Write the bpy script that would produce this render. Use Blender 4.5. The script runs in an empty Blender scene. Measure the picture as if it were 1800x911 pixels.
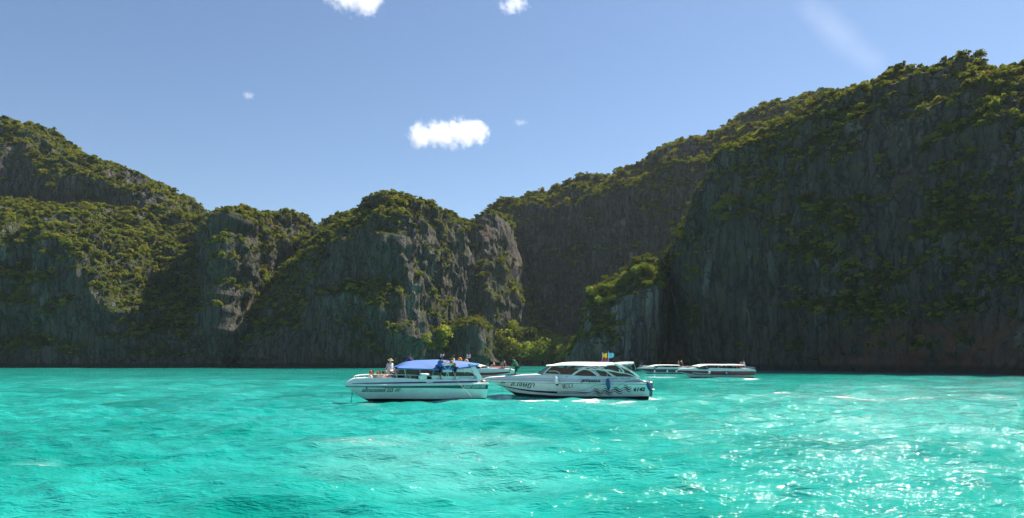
import bpy, math, random
import numpy as np
from mathutils import Vector, Matrix

random.seed(7)
rng = np.random.default_rng(7)
S = bpy.context.scene
COL = S.collection
R = math.radians

# ------------------------------------------------------------------ camera, sky, sun, exposure
CAMH = 3.0            # eye height above the water
HORIZON = 635.0       # row of the horizon in the 1800 px wide photograph
FOC = 1200.0          # focal length in those pixels
cam_d = bpy.data.cameras.new("camera")
cam = bpy.data.objects.new("camera", cam_d)
COL.objects.link(cam)
cam.location = (0, 0, CAMH)
cam.rotation_euler = (R(90), 0, 0)
cam_d.sensor_width = 36.0
cam_d.lens = 36.0 * FOC / 1800.0
cam_d.shift_y = (HORIZON - 455.5) / 1800.0
cam_d.clip_start = 0.2
cam_d.clip_end = 20000
S.camera = cam

SUN_AZ, SUN_EL = 48.0, 53.0
world = bpy.data.worlds.new("World")
S.world = world
world.use_nodes = True
wn = world.node_tree
for n in list(wn.nodes):
    wn.nodes.remove(n)
sky_t = wn.nodes.new("ShaderNodeTexSky")
sky_t.sky_type = 'NISHITA'
sky_t.sun_disc = False
sky_t.sun_elevation = R(SUN_EL)
sky_t.sun_rotation = R(SUN_AZ)
sky_t.altitude = 0
sky_t.air_density = 1.0
sky_t.dust_density = 0.2
sky_t.ozone_density = 3.5
bg = wn.nodes.new("ShaderNodeBackground")
bg.inputs["Strength"].default_value = 0.063
wo = wn.nodes.new("ShaderNodeOutputWorld")
wn.links.new(sky_t.outputs[0], bg.inputs["Color"])
wn.links.new(bg.outputs[0], wo.inputs["Surface"])

sun_d = bpy.data.lights.new("sun", 'SUN')
sun_d.energy = 5.0
sun_d.angle = R(0.5)
sun_d.color = (1.0, 0.92, 0.79)
sun = bpy.data.objects.new("sun", sun_d)
COL.objects.link(sun)
SDIR = Vector((math.sin(R(SUN_AZ)) * math.cos(R(SUN_EL)), math.cos(R(SUN_AZ)) * math.cos(R(SUN_EL)), math.sin(R(SUN_EL))))
sun.location = SDIR * 3000
sun.rotation_euler = SDIR.to_track_quat('Z', 'Y').to_euler()

S.view_settings.view_transform = 'Standard'
S.view_settings.look = 'None'
S.view_settings.exposure = 1.13
S.view_settings.gamma = 1.0
S.render.engine = 'CYCLES'
S.cycles.max_bounces = 8
S.cycles.diffuse_bounces = 3
S.cycles.glossy_bounces = 3
S.cycles.transparent_max_bounces = 8
S.cycles.volume_bounces = 6
S.cycles.sample_clamp_indirect = 6.0
S.cycles.sample_clamp_direct = 120.0
S.cycles.use_denoising = True

# ------------------------------------------------------------------ helpers
def tag(o, label=None, cat=None, group=None, kind=None):
    if label: o['label'] = label
    if cat: o['category'] = cat
    if group: o['group'] = group
    if kind: o['kind'] = kind
    return o

def link(name, mesh, mat=None, parent=None, loc=None):
    o = bpy.data.objects.new(name, mesh)
    COL.objects.link(o)
    if mat is not None and mesh is not None and len(mesh.materials) == 0:
        for m in (mat if isinstance(mat, (list, tuple)) else [mat]):
            mesh.materials.append(m)
    if parent: o.parent = parent
    if loc is not None: o.location = loc
    return o

def empty(name, loc, rz=0.0):
    o = bpy.data.objects.new(name, None)
    COL.objects.link(o)
    o.location = loc
    o.rotation_euler = (0, 0, rz)
    o.empty_display_size = 0.3
    return o

def copy_tree(o, parent=None):
    c = o.copy()
    COL.objects.link(c)
    if parent: c.parent = parent
    for ch in o.children:
        copy_tree(ch, c)
    return c

def wp(px, py, Y):
    """world point seen at photograph pixel (px, py) at distance Y"""
    return np.array([(px - 900.0) / FOC * Y, Y, CAMH - (py - HORIZON) / FOC * Y])

def mesh_np(name, verts, quads, smooth=True):
    me = bpy.data.meshes.new(name)
    verts = np.asarray(verts, dtype=np.float32).reshape(-1, 3)
    quads = np.asarray(quads, dtype=np.int32)
    k = quads.shape[1]
    me.vertices.add(len(verts)); me.vertices.foreach_set("co", verts.ravel())
    me.loops.add(quads.size); me.loops.foreach_set("vertex_index", quads.ravel())
    me.polygons.add(len(quads))
    me.polygons.foreach_set("loop_start", np.arange(0, quads.size, k, dtype=np.int32))
    me.polygons.foreach_set("loop_total", np.full(len(quads), k, dtype=np.int32))
    me.polygons.foreach_set("use_smooth", np.full(len(quads), smooth))
    me.update(calc_edges=True)
    return me

def grid_quads(nu, nv):
    i = np.arange(nu - 1)[:, None] * nv + np.arange(nv - 1)[None, :]
    return np.stack([i, i + nv, i + nv + 1, i + 1], -1).reshape(-1, 4)

# gradient noise -----------------------------------------------------------
def _hash(ix, iy, iz, seed):
    h = (ix.astype(np.uint32) * np.uint32(374761393) + iy.astype(np.uint32) * np.uint32(668265263)
         + iz.astype(np.uint32) * np.uint32(2147483647) + np.uint32(seed * 1274126177 & 0xffffffff))
    h = (h ^ (h >> np.uint32(13))) * np.uint32(1274126177)
    h = h ^ (h >> np.uint32(16))
    return h

def noise3(p, seed=0):
    p = np.asarray(p, dtype=np.float64)
    i = np.floor(p).astype(np.int64)
    f = p - i
    u = f * f * f * (f * (f * 6 - 15) + 10)
    out = 0
    for dx in (0, 1):
        wx = u[..., 0] if dx else 1 - u[..., 0]
        for dy in (0, 1):
            wy = u[..., 1] if dy else 1 - u[..., 1]
            for dz in (0, 1):
                wz = u[..., 2] if dz else 1 - u[..., 2]
                h = _hash((i[..., 0] + dx) & 0xffffffff, (i[..., 1] + dy) & 0xffffffff, (i[..., 2] + dz) & 0xffffffff, seed)
                gx = ((h & 255).astype(np.float64) / 127.5 - 1)
                gy = (((h >> np.uint32(8)) & 255).astype(np.float64) / 127.5 - 1)
                gz = (((h >> np.uint32(16)) & 255).astype(np.float64) / 127.5 - 1)
                out = out + wx * wy * wz * (gx * (f[..., 0] - dx) + gy * (f[..., 1] - dy) + gz * (f[..., 2] - dz))
    return out

def fbm(p, oct=4, seed=0, gain=0.5):
    a, s, out = 1.0, 1.0, 0
    for k in range(oct):
        out = out + a * noise3(np.asarray(p) * s, seed + k)
        a *= gain; s *= 2.03
    return out

def ridged(p, oct=3, seed=0):
    a, s, out = 1.0, 1.0, 0
    for k in range(oct):
        out = out + a * (1 - 2.2 * np.abs(noise3(np.asarray(p) * s, seed + k)))
        a *= 0.5; s *= 2.1
    return out / 1.75

def sstep(a, b, x):
    t = np.clip((x - a) / (b - a), 0, 1)
    return t * t * (3 - 2 * t)

# materials ----------------------------------------------------------------
class NT:
    """small helper to wire a node tree"""
    def __init__(s, name):
        s.m = bpy.data.materials.new(name); s.m.use_nodes = True
        s.t = s.m.node_tree
        for n in list(s.t.nodes): s.t.nodes.remove(n)
        s.out = s.t.nodes.new("ShaderNodeOutputMaterial")
    def n(s, kind, **kw):
        nd = s.t.nodes.new("ShaderNode" + kind)
        for k, v in kw.items():
            if k.startswith("i_"):
                nd.inputs[k[2:].replace("_", " ")].default_value = v
            else: setattr(nd, k, v)
        return nd
    def l(s, a, b): s.t.links.new(a, b)
    def noise(s, vec, scale, detail=4, rough=0.55, dist=0.0):
        nd = s.n("TexNoise"); nd.inputs["Scale"].default_value = scale
        nd.inputs["Detail"].default_value = detail; nd.inputs["Roughness"].default_value = rough
        nd.inputs["Distortion"].default_value = dist
        if vec is not None: s.l(vec, nd.inputs["Vector"])
        return nd.outputs["Fac"]
    def ramp(s, fac, stops):
        nd = s.n("ValToRGB")
        el = nd.color_ramp.elements
        while len(el) < len(stops): el.new(0.5)
        for e, (p, c) in zip(el, stops):
            e.position = p; e.color = (*c, 1) if len(c) == 3 else c
        s.l(fac, nd.inputs[0]); return nd.outputs["Color"]
    def mapr(s, v, a, b, c=0.0, d=1.0):
        nd = s.n("MapRange"); s.l(v, nd.inputs["Value"])
        for k, x in zip(("From Min", "From Max", "To Min", "To Max"), (a, b, c, d)): nd.inputs[k].default_value = x
        return nd.outputs["Result"]
    def mix(s, fac, a, b, mode='MIX'):
        nd = s.n("Mix", data_type='RGBA', blend_type=mode)
        for v, k in ((fac, 0), (a, 6), (b, 7)):
            if hasattr(v, 'is_linked'): s.l(v, nd.inputs[k])
            elif k == 0: nd.inputs[0].default_value = v
            else: nd.inputs[k].default_value = (*v, 1)
        return nd.outputs[2]
    def math(s, op, a, b=None):
        nd = s.n("Math", operation=op)
        for v, k in ((a, 0), (b, 1)):
            if v is None: continue
            if hasattr(v, 'is_linked'): s.l(v, nd.inputs[k])
            else: nd.inputs[k].default_value = v
        return nd.outputs[0]

def paint(name, col, rough=0.35, metal=0.0, var=0.12, coat=0.0, scale=6.0, bump=0.0):
    t = NT(name)
    tc = t.n("TexCoord").outputs["Object"]
    nz = t.noise(tc, scale, 5, 0.6)
    c2 = tuple(max(0, c * (1 - var)) for c in col); c1 = tuple(min(1, c * (1 + var * 0.6)) for c in col)
    cc = t.ramp(nz, [(0.3, c2), (0.7, c1)])
    b = t.n("BsdfPrincipled"); t.l(cc, b.inputs["Base Color"])
    r_ = t.mapr(nz, 0.3, 0.7, max(0.02, rough - 0.08), min(1, rough + 0.1)); t.l(r_, b.inputs["Roughness"])
    b.inputs["Metallic"].default_value = metal
    b.inputs["Coat Weight"].default_value = coat
    if bump:
        bp = t.n("Bump"); bp.inputs["Strength"].default_value = bump; bp.inputs["Distance"].default_value = 0.02
        t.l(nz, bp.inputs["Height"]); t.l(bp.outputs[0], b.inputs["Normal"])
    t.l(b.outputs[0], t.out.inputs["Surface"])
    return t.m
# ------------------------------------------------------------------ sea
def sea_material():
    t = NT("sea_water")
    geo = t.n("NewGeometry"); pos = geo.outputs["Position"]
    mp = t.n("Mapping"); mp.inputs["Scale"].default_value = (0.45, 1.0, 1.0); mp.inputs["Rotation"].default_value = (0, 0, R(12)); t.l(pos, mp.inputs["Vector"])
    v = mp.outputs[0]
    # colour of the water body: pale over sand, greener over deeper patches
    big = t.noise(v, 0.035, 4, 0.55, 0.6)
    med = t.noise(v, 0.22, 4, 0.6, 1.0)
    m = t.math('ADD', t.math('MULTIPLY', big, 0.6), t.math('MULTIPLY', med, 0.4))
    body = t.ramp(m, [(0.38, (0.0, 0.180, 0.142)), (0.50, (0.007, 0.290, 0.245)), (0.62, (0.032, 0.365, 0.315))])
    # outside the shallow lagoon the open sea is deep and dark blue
    lg = t.n("VectorMath", operation='LENGTH'); mo = t.n("Mapping"); mo.inputs["Location"].default_value = (0, -200, 0); t.l(pos, mo.inputs["Vector"]); t.l(mo.outputs[0], lg.inputs[0])
    body = t.mix(t.mapr(lg.outputs["Value"], 480, 750), body, (0.006, 0.035, 0.075))
    foam_a = t.n("Attribute", attribute_name="foam").outputs["Fac"]
    fn = t.noise(v, 1.3, 8, 0.7, 0.8)
    fn2 = t.noise(v, 7.0, 4, 0.7, 0.5)
    fm = t.math('ADD', t.math('MULTIPLY', fn, 0.65), t.math('MULTIPLY', fn2, 0.35))
    thr = t.math('SUBTRACT', 0.80, t.math('MULTIPLY', foam_a, 0.46))
    f = t.mapr(t.math('SUBTRACT', fm, thr), 0.0, 0.07)
    milky = t.mix(t.math('MULTIPLY', foam_a, 0.62), body, (0.20, 0.52, 0.48))
    col = t.mix(f, milky, (0.72, 0.76, 0.75))
    b = t.n("BsdfPrincipled")
    t.l(col, b.inputs["Base Color"])
    b.inputs["IOR"].default_value = 1.33
    b.inputs["Specular IOR Level"].default_value = 0.5
    t.l(t.mapr(f, 0, 1, 0.055, 0.7), b.inputs["Roughness"])
    # ripples too fine for the mesh
    m2 = t.n("Mapping"); m2.inputs["Scale"].default_value = (0.36, 1.0, 1.0); m2.inputs["Rotation"].default_value = (0, 0, R(-14)); t.l(pos, m2.inputs["Vector"])
    r1 = t.noise(m2.outputs[0], 1.1, 3, 0.55, 0.4)
    r2 = t.noise(v, 3.6, 3, 0.6, 0.6)
    r3 = t.noise(m2.outputs[0], 15.0, 2, 0.5, 0.3)
    hgt = t.math('ADD', t.math('ADD', t.math('MULTIPLY', r1, 0.18), t.math('MULTIPLY', r2, 0.098)), t.math('MULTIPLY', r3, 0.042))
    hgt = t.math('ADD', hgt, t.math('MULTIPLY', f, 0.05))
    bp = t.n("Bump"); bp.inputs["Strength"].default_value = 1.0; bp.inputs["Distance"].default_value = 1.0
    t.l(hgt, bp.inputs["Height"]); t.l(bp.outputs[0], b.inputs["Normal"])
    t.l(b.outputs[0], t.out.inputs["Surface"])
    return t.m

FOAM = []      # (x, y, half-length, half-width, angle, strength) patches of broken water
def foam_at(x, y):
    f = np.zeros_like(x)
    for (fx, fy, a, b, ang, st) in FOAM:
        c, s = math.cos(ang), math.sin(ang)
        dx, dy = x - fx, y - fy
        u = (dx * c + dy * s) / a; w = (-dx * s + dy * c) / b
        f = np.maximum(f, st * np.exp(-(u ** 4 + w * w) * 1.2))
    return f

WAVES = []
for k in range(64):
    lam = 0.7 * (16.0 / 0.7) ** (k / 63.0)
    th = R(-78) + rng.normal(0, 0.55)
    amp = 0.0120 * lam ** 0.56 * rng.uniform(0.5, 1.3)
    if lam > 8: amp *= 0.55
    WAVES.append((lam, math.cos(th), math.sin(th), amp, rng.uniform(0, 6.283)))

def wave_height(x, y, spacing):
    z = np.zeros_like(x)
    for lam, cx, cy, amp, ph in WAVES:
        k = 2 * math.pi / lam
        lod = sstep(1.7, 3.2, lam / spacing)
        w = np.sin(k * (x * cx + y * cy) + ph)
        z += amp * lod * (w - 0.25 * (1 - w * w))
    return z

def build_sea():
    ys = [6.0]
    while ys[-1] < 330:
        ys.append(ys[-1] + max(0.06, ys[-1] ** 2 / 3600 * (1.0 if ys[-1] < 22 else 0.55)))
    while ys[-1] < 3300:
        ys.append(ys[-1] * 1.06)
    ys = [-60, -30, -12, -4, 1.5, 4.0] + ys + [3000, 7000, 14000]
    ys = np.array(ys)
    nx = 760
    s = np.linspace(-1, 1, nx)
    half = np.where(ys < 6, 40 + 0 * ys, 0.92 * ys + 12)
    half = np.where(ys < 6, 0.92 * 6 + 12 + (6 - ys) * 0.9, half)
    X = half[:, None] * s[None, :] * (1 + 0.0 * s[None, :])
    # the outermost columns run far out so the sheet reaches the horizon on both sides
    X[:, 0] -= 3000; X[:, -1] += 3000
    Yg = np.repeat(ys[:, None], nx, 1)
    dy = np.gradient(ys)
    sp = np.maximum(dy, half * 2 / nx)[:, None]
    Z = wave_height(X, Yg, sp) * np.exp(-np.maximum(Yg - 200, 0) / 300.0)
    Z[:, 0] = 0; Z[:, -1] = 0
    V = np.stack([X, Yg, Z], -1)
    me = mesh_np("sea", V, grid_quads(len(ys), nx)[:, ::-1])
    at = me.attributes.new("foam", 'FLOAT', 'POINT')
    at.data.foreach_set("value", foam_at(X, Yg).astype(np.float32).ravel())
    o = link("sea", me, sea_material())
    tag(o, "turquoise sea water with small choppy waves and sun glitter", None, None, 'structure')
    return o

# ------------------------------------------------------------------ cliffs
def rock_material(name="limestone_cliff", pale=1.0):
    t = NT(name)
    geo = t.n("NewGeometry"); pos = geo.outputs["Position"]
    mp = t.n("Mapping"); mp.inputs["Scale"].default_value = (1, 1, 0.10); t.l(pos, mp.inputs["Vector"])
    streak = t.noise(mp.outputs[0], 0.35, 6, 0.65, 0.6)
    streak2 = t.noise(mp.outputs[0], 1.3, 4, 0.6, 0.3)
    blot = t.noise(pos, 0.05, 5, 0.6, 0.4)
    fine = t.noise(pos, 0.9, 6, 0.7)
    rock = t.ramp(streak, [(0.30, (0.030, 0.030, 0.031)), (0.47, (0.075, 0.073, 0.070)), (0.60, (0.125, 0.118, 0.108)), (0.76, (0.22, 0.205, 0.185))])
    rock = t.mix(t.mapr(streak2, 0.35, 0.65, 0, 0.6), rock, (0.045, 0.045, 0.046))
    rust = t.mapr(blot, 0.60, 0.70, 0, 0.75)
    rock = t.mix(rust, rock, (0.15, 0.085, 0.055))
    lich = t.mapr(blot, 0.47, 0.32, 0, 0.6)
    rock = t.mix(lich, rock, (0.055, 0.062, 0.05))
    # pale tufa curtains, ochre growth and dark upright cracks
    m3 = t.n("Mapping"); m3.inputs["Scale"].default_value = (1, 1, 0.16); t.l(pos, m3.inputs["Vector"])
    cur = t.noise(m3.outputs[0], 0.11, 5, 0.62, 0.3)
    rock = t.mix(t.mapr(cur, 0.58, 0.70, 0, 0.75), rock, (0.27, 0.265, 0.245))
    och = t.noise(pos, 0.24, 5, 0.65, 0.3)
    rock = t.mix(t.mapr(och, 0.48, 0.62, 0, 0.6), rock, (0.115, 0.098, 0.045))
    vo = t.n("TexVoronoi", feature='DISTANCE_TO_EDGE'); vo.inputs["Scale"].default_value = 0.30
    m4 = t.n("Mapping"); m4.inputs["Scale"].default_value = (1, 1, 0.12); t.l(pos, m4.inputs["Vector"])
    jit = t.n("VectorMath", operation='ADD'); t.l(m4.outputs[0], jit.inputs[0])
    nj = t.n("TexNoise"); nj.inputs["Scale"].default_value = 0.5; nj.inputs["Detail"].default_value = 4; t.l(pos, nj.inputs["Vector"])
    sj = t.n("VectorMath", operation='SCALE'); sj.inputs["Scale"].default_value = 2.2; t.l(nj.outputs["Color"], sj.inputs[0]); t.l(sj.outputs[0], jit.inputs[1])
    t.l(jit.outputs[0], vo.inputs["Vector"])
    crack = t.mapr(vo.outputs["Distance"], 0.10, 0.0, 0, 0.85)
    rock = t.mix(crack, rock, (0.022, 0.022, 0.023))
    px = t.n("SeparateXYZ"); t.l(pos, px.inputs[0])
    iron = t.math('MULTIPLY', t.math('MULTIPLY', t.mapr(px.outputs[0], 90, 97), t.mapr(px.outputs[0], 118, 110)), t.mapr(t.math('ADD', px.outputs[2], t.math('MULTIPLY', fine, 16.0)), 27, 15))
    rock = t.mix(t.math('MULTIPLY', iron, t.mapr(och, 0.40, 0.56)), rock, (0.17, 0.085, 0.055))
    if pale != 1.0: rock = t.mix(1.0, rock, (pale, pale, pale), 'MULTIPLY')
    green = t.ramp(fine, [(0.3, (0.022, 0.032, 0.010)), (0.55, (0.055, 0.07, 0.02)), (0.75, (0.10, 0.10, 0.035))])
    veg = t.n("Attribute", attribute_name="veg").outputs["Fac"]
    vm = t.mapr(t.math('ADD', veg, t.math('MULTIPLY', t.math('SUBTRACT', fine, 0.5), 0.9)), 0.35, 0.6)
    col = t.mix(vm, rock, green)
    # the tide band just above the sea is wet and stained black
    z = t.n("SeparateXYZ"); t.l(pos, z.inputs[0])
    tide = t.math('ADD', z.outputs[2], t.math('MULTIPLY', fine, 1.6))
    col = t.mix(t.mapr(tide, 3.4, 2.2, 0, 0.9), col, (0.028, 0.026, 0.025))
    b = t.n("BsdfPrincipled"); b.inputs["Roughness"].default_value = 0.95
    b.inputs["Specular IOR Level"].default_value = 0.15
    t.l(col, b.inputs["Base Color"])
    h = t.math('ADD', t.math('SUBTRACT', t.math('MULTIPLY', streak2, 0.8), t.math('MULTIPLY', crack, 0.5)), t.math('MULTIPLY', fine, 1.1))
    bp = t.n("Bump"); bp.inputs["Strength"].default_value = 1.0; bp.inputs["Distance"].default_value = 1.6
    t.l(h, bp.inputs["Height"]); t.l(bp.outputs[0], b.inputs["Normal"])
    t.l(b.outputs[0], t.out.inputs["Surface"])
    return t.m

def leaf_material(name, dark, lit, trans=0.35):
    t = NT(name)
    oi = t.n("ObjectInfo").outputs["Random"]
    geo = t.n("NewGeometry")
    nz = t.noise(geo.outputs["Position"], 0.06, 3, 0.5)
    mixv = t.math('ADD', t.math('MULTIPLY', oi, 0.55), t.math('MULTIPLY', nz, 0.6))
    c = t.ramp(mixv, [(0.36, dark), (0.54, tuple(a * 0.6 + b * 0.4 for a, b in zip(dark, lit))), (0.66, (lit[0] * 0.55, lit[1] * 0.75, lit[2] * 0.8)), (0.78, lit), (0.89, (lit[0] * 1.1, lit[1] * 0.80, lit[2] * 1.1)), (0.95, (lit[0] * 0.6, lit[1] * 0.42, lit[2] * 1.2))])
    d = t.n("BsdfDiffuse"); t.l(c, d.inputs["Color"])
    tr = t.n("BsdfTranslucent"); t.l(t.mix(0.5, c, (0.30, 0.34, 0.02)), tr.inputs["Color"])
    mx = t.n("MixShader"); mx.inputs[0].default_value = trans
    t.l(d.outputs[0], mx.inputs[1]); t.l(tr.outputs[0], mx.inputs[2])
    t.l(mx.outputs[0], t.out.inputs["Surface"])
    return t.m

ROCK = rock_material(pale=1.15)
ROCK_PALE_BOUNCE = rock_material('pale_bounce_limestone', 2.3)  # paler islet stone, with light reflected off the water put into its colour
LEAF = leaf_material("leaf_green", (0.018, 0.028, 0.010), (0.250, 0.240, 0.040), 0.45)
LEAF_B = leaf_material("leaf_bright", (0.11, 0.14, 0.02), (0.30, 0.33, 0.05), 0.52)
BARK = paint("bark", (0.16, 0.13, 0.10), 0.9, var=0.4, scale=3.0)

def bush_mesh(name, n, seed, flat=0.75, size=0.24, mat=None, lobes=7):
    """crown of many small leaf-clump faces spread over several lobes"""
    r = np.random.default_rng(seed)
    cs = []
    for k in range(lobes):
        a = r.uniform(0, 6.28); d = r.uniform(0.15, 0.65)
        cs.append((d * math.cos(a), d * math.sin(a), r.uniform(0.05, 0.7) * flat, r.uniform(0.28, 0.48)))
    V = []; Q = []
    for k in range(n):
        cx, cy, cz, cr = cs[k % lobes]
        d = r.normal(size=3); d /= np.linalg.norm(d)
        if d[2] < -0.3: d[2] *= -0.6
        p = np.array([cx, cy, cz]) + d * cr * r.uniform(0.72, 1.05) * np.array([1, 1, 0.8])
        nrm = d + r.normal(size=3) * 0.45 + np.array([0, 0, 0.25]); nrm /= np.linalg.norm(nrm)
        t1 = np.cross(nrm, r.normal(size=3)); t1 /= np.linalg.norm(t1); t2 = np.cross(nrm, t1)
        s1 = size * r.uniform(0.55, 1.2); s2 = s1 * r.uniform(0.45, 0.9)
        i = len(V)
        V += [p - t1 * s1, p - t2 * s2 + nrm * s1 * 0.15, p + t1 * s1, p + t2 * s2 - nrm * s1 * 0.2]
        Q.append((i, i + 1, i + 2, i + 3))
    me = mesh_np(name, V, Q, smooth=False)
    if mat: me.materials.append(mat)
    return me

bush_col = bpy.data.collections.new("bush_kinds")     # only feeds the ground cover below; not linked to the scene
for k in range(5):
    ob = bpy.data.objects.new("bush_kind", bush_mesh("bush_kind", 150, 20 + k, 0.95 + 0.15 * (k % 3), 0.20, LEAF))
    bush_col.objects.link(ob)

def cover_group():
    g = bpy.data.node_groups.new("bush_cover", "GeometryNodeTree")
    g.interface.new_socket("Geometry", in_out='INPUT', socket_type='NodeSocketGeometry')
    g.interface.new_socket("Geometry", in_out='OUTPUT', socket_type='NodeSocketGeometry')
    N = g.nodes.new
    gi, go = N("NodeGroupInput"), N("NodeGroupOutput")
    ci = N("GeometryNodeCollectionInfo"); ci.inputs["Collection"].default_value = bush_col
    ci.inputs["Separate Children"].default_value = True; ci.inputs["Reset Children"].default_value = True
    ip = N("GeometryNodeInstanceOnPoints"); ip.inputs["Pick Instance"].default_value = True
    def attr(nm, tp):
        a = N("GeometryNodeInputNamedAttribute"); a.data_type = tp; a.inputs["Name"].default_value = nm
        return a.outputs["Attribute"]
    L = g.links.new
    L(gi.outputs[0], ip.inputs["Points"]); L(ci.outputs[0], ip.inputs["Instance"])
    L(attr("bscale", 'FLOAT_VECTOR'), ip.inputs["Scale"])
    L(attr("brot", 'FLOAT_VECTOR'), ip.inputs["Rotation"])
    L(attr("bkind", 'INT'), ip.inputs["Instance Index"])
    L(ip.outputs[0], go.inputs[0])
    return g
COVER = cover_group()

def ground_cover(name, pts, size, label):
    me = bpy.data.meshes.new(name)
    n = len(pts)
    me.vertices.add(n); me.vertices.foreach_set("co", np.asarray(pts, np.float32).ravel())
    sc = size[:, None] * rng.uniform(0.8, 1.25, (n, 3)) * np.array([1, 1, 1.05])
    rot = np.stack([rng.normal(0, 0.15, n), rng.normal(0, 0.15, n), rng.uniform(0, 6.28, n)], -1)
    for nm, tp, d, key in (("bscale", 'FLOAT_VECTOR', sc, "vector"), ("brot", 'FLOAT_VECTOR', rot, "vector"), ("bkind", 'INT', rng.integers(0, 5, n), "value")):
        a = me.attributes.new(nm, tp, 'POINT'); a.data.foreach_set(key, np.asarray(d, np.int32 if tp == 'INT' else np.float32).ravel())
    o = link(name, me)
    md = o.modifiers.new("cover", 'NODES'); md.node_group = COVER
    tag(o, label, None, None, 'stuff')
    return o

CREST = {}
def cliff(name, label, cols, nu, nv, seed, amp=1.0, mat=None, veg=0.5, bush=(1.6, 3.6), spacing=2.6, back=70.0, veg_low=0.0, cover_label=None, flute=1.0, drop=0.55, rim=0.35, steep=1.0, lower=1.8, bare=0.0):
    C = np.array([[wp(p[0], p[1], c[0][2] + steep * (p[2] - c[0][2])) for p in c] for c in cols])            # columns x profile points x 3
    m = C.shape[1]
    nrm_b = np.array([0.15, 1.0]); nrm_b /= np.linalg.norm(nrm_b)
    crest = C[:, -1]
    ext = []
    for d, k in ((0.12, 1.01), (0.35, 0.985), (1.0, 1 - drop * 0.5), (1.8, 1 - drop)):
        e = crest.copy(); e[:, 0] += nrm_b[0] * back * d; e[:, 1] += nrm_b[1] * back * d; e[:, 2] *= k
        ext.append(e)
    low = C[:, :1].copy(); low[:, :, 2] = -4.0
    Cf = np.concatenate([low, C] + [e[:, None] for e in ext], 1)
    # resample along the profile (index space, denser on the visible part)
    segs = np.linalg.norm(np.diff(Cf, axis=1), axis=2).mean(0)
    w = segs.copy(); w[m:] *= 0.28
    cum = np.concatenate([[0], np.cumsum(w)]); vv = np.linspace(0, cum[-1], nv)
    idx = np.interp(vv, cum, np.arange(len(cum)))
    def lerp_axis(A, t, axis):
        i = np.clip(np.floor(t).astype(int), 0, A.shape[axis] - 2); f = t - i
        sh = [1] * A.ndim; sh[axis] = len(t); f = f.reshape(sh)
        return np.take(A, i, axis) * (1 - f) + np.take(A, i + 1, axis) * f
    G = lerp_axis(Cf, idx, 1)
    du = np.linalg.norm(np.diff(C.mean(1)[:, :2], axis=0), axis=1); cu = np.concatenate([[0], np.cumsum(du)])
    uu = np.interp(np.linspace(0, cu[-1], nu), cu, np.arange(len(cu)))
    G = lerp_axis(G, uu, 0)
    # soften the facets of the control polygon a little
    for _ in range(4):
        G[1:-1] = 0.25 * G[:-2] + 0.5 * G[1:-1] + 0.25 * G[2:]
    def normals(G):
        a = np.gradient(G, axis=0); b = np.gradient(G, axis=1)
        n = np.cross(a, b); n /= np.linalg.norm(n, axis=2, keepdims=True) + 1e-9
        return n
    n0 = normals(G)
    # outward = towards the open bay / up
    flip = np.sign((n0[:, :nv // 2] * np.array([0, -1, 0.3])).sum(2).mean())
    n0 *= flip
    x, y, z = G[..., 0], G[..., 1], G[..., 2]
    P = lambda sx, sy, sz: np.stack([x / sx + seed * 3.1, y / sy + seed * 1.7, z / sz], -1)
    hgt = sstep(0.0, 14.0, z)
    d = 7.5 * fbm(P(38, 38, 46), 3, seed)
    d += 4.2 * flute * (ridged(P(13, 13, 70), 4, seed + 5) - 0.4)
    d += 2.7 * flute * (ridged(P(4.2, 4.2, 36), 3, seed + 57) - 0.4)
    d += 9.0 * flute * (ridged(P(34, 34, 170), 2, seed + 91) - 0.45)
    d += 7.0 * (ridged(P(24, 24, 30), 3, seed + 61) - 0.45) * sstep(8, 30, z)
    d += 2.4 * fbm(P(15, 15, 9), 4, seed + 11)
    d += 1.5 * fbm(P(4.0, 4.0, 10.0), 3, seed + 17)
    step = noise3(P(30, 30, 11), seed + 23)
    d += 2.4 * (sstep(-0.15, 0.15, step) - 0.5)
    v01 = np.linspace(0, 1, nv)[None, :]
    crest_i = np.interp(m, np.arange(len(cum)), cum) / cum[-1]
    d *= amp * (0.35 + 0.65 * hgt)
    hv = n0 * np.array([1, 1, 0.55])
    G2 = G + hv * d[..., None]
    # tidal notch at the waterline
    nh = 1.0 * noise3(P(16, 16, 500), seed + 71) * 3
    notch = (sstep(-1.5, 0.6, z) * (1 - sstep(2.2 + nh, 5.5 + nh, z))) * np.clip(0.55 + 1.6 * noise3(P(21, 21, 500), seed + 73), 0, 1.3)
    G2 -= n0 * np.array([1, 1, 0]) * (notch * (2.6 + 1.2 * noise3(P(12, 12, 9), seed + 3)))[..., None]
    # jagged growth of the rim
    top = np.exp(-((v01 - crest_i) / 0.05) ** 2)
    G2[..., 2] += top * amp * (2.6 * fbm(P(7, 7, 7), 3, seed + 31)) - top * lower
    n1 = normals(G2) * flip
    slope = n1[..., 2]
    vn = fbm(P(26, 26, 34), 4, seed + 41) * 1.55
    vg = veg + 0.08 - 0.5 + 2.1 * (slope - 0.40) + vn + veg_low * (1 - sstep(0, 45, z)) * 0.5
    vg += rim * sstep(crest_i - 0.06, crest_i - 0.01, v01 + 0 * z)
    if bare: vg = vg - 1.2 * (1 - sstep(bare * 0.5, bare, np.linspace(0, 1, nu)))[:, None]
    vegf = sstep(-0.08, 0.25, vg) * sstep(3.0, 6.5, z)
    me = mesh_np(name, G2, grid_quads(nu, nv))
    at = me.attributes.new("veg", 'FLOAT', 'POINT'); at.data.foreach_set("value", vegf.astype(np.float32).ravel())
    o = link(name, me, mat or ROCK); tag(o, label, None, None, 'structure')
    # ground cover of bushes where the face carries plants
    a = np.gradient(G2, axis=0); b = np.gradient(G2, axis=1)
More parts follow.
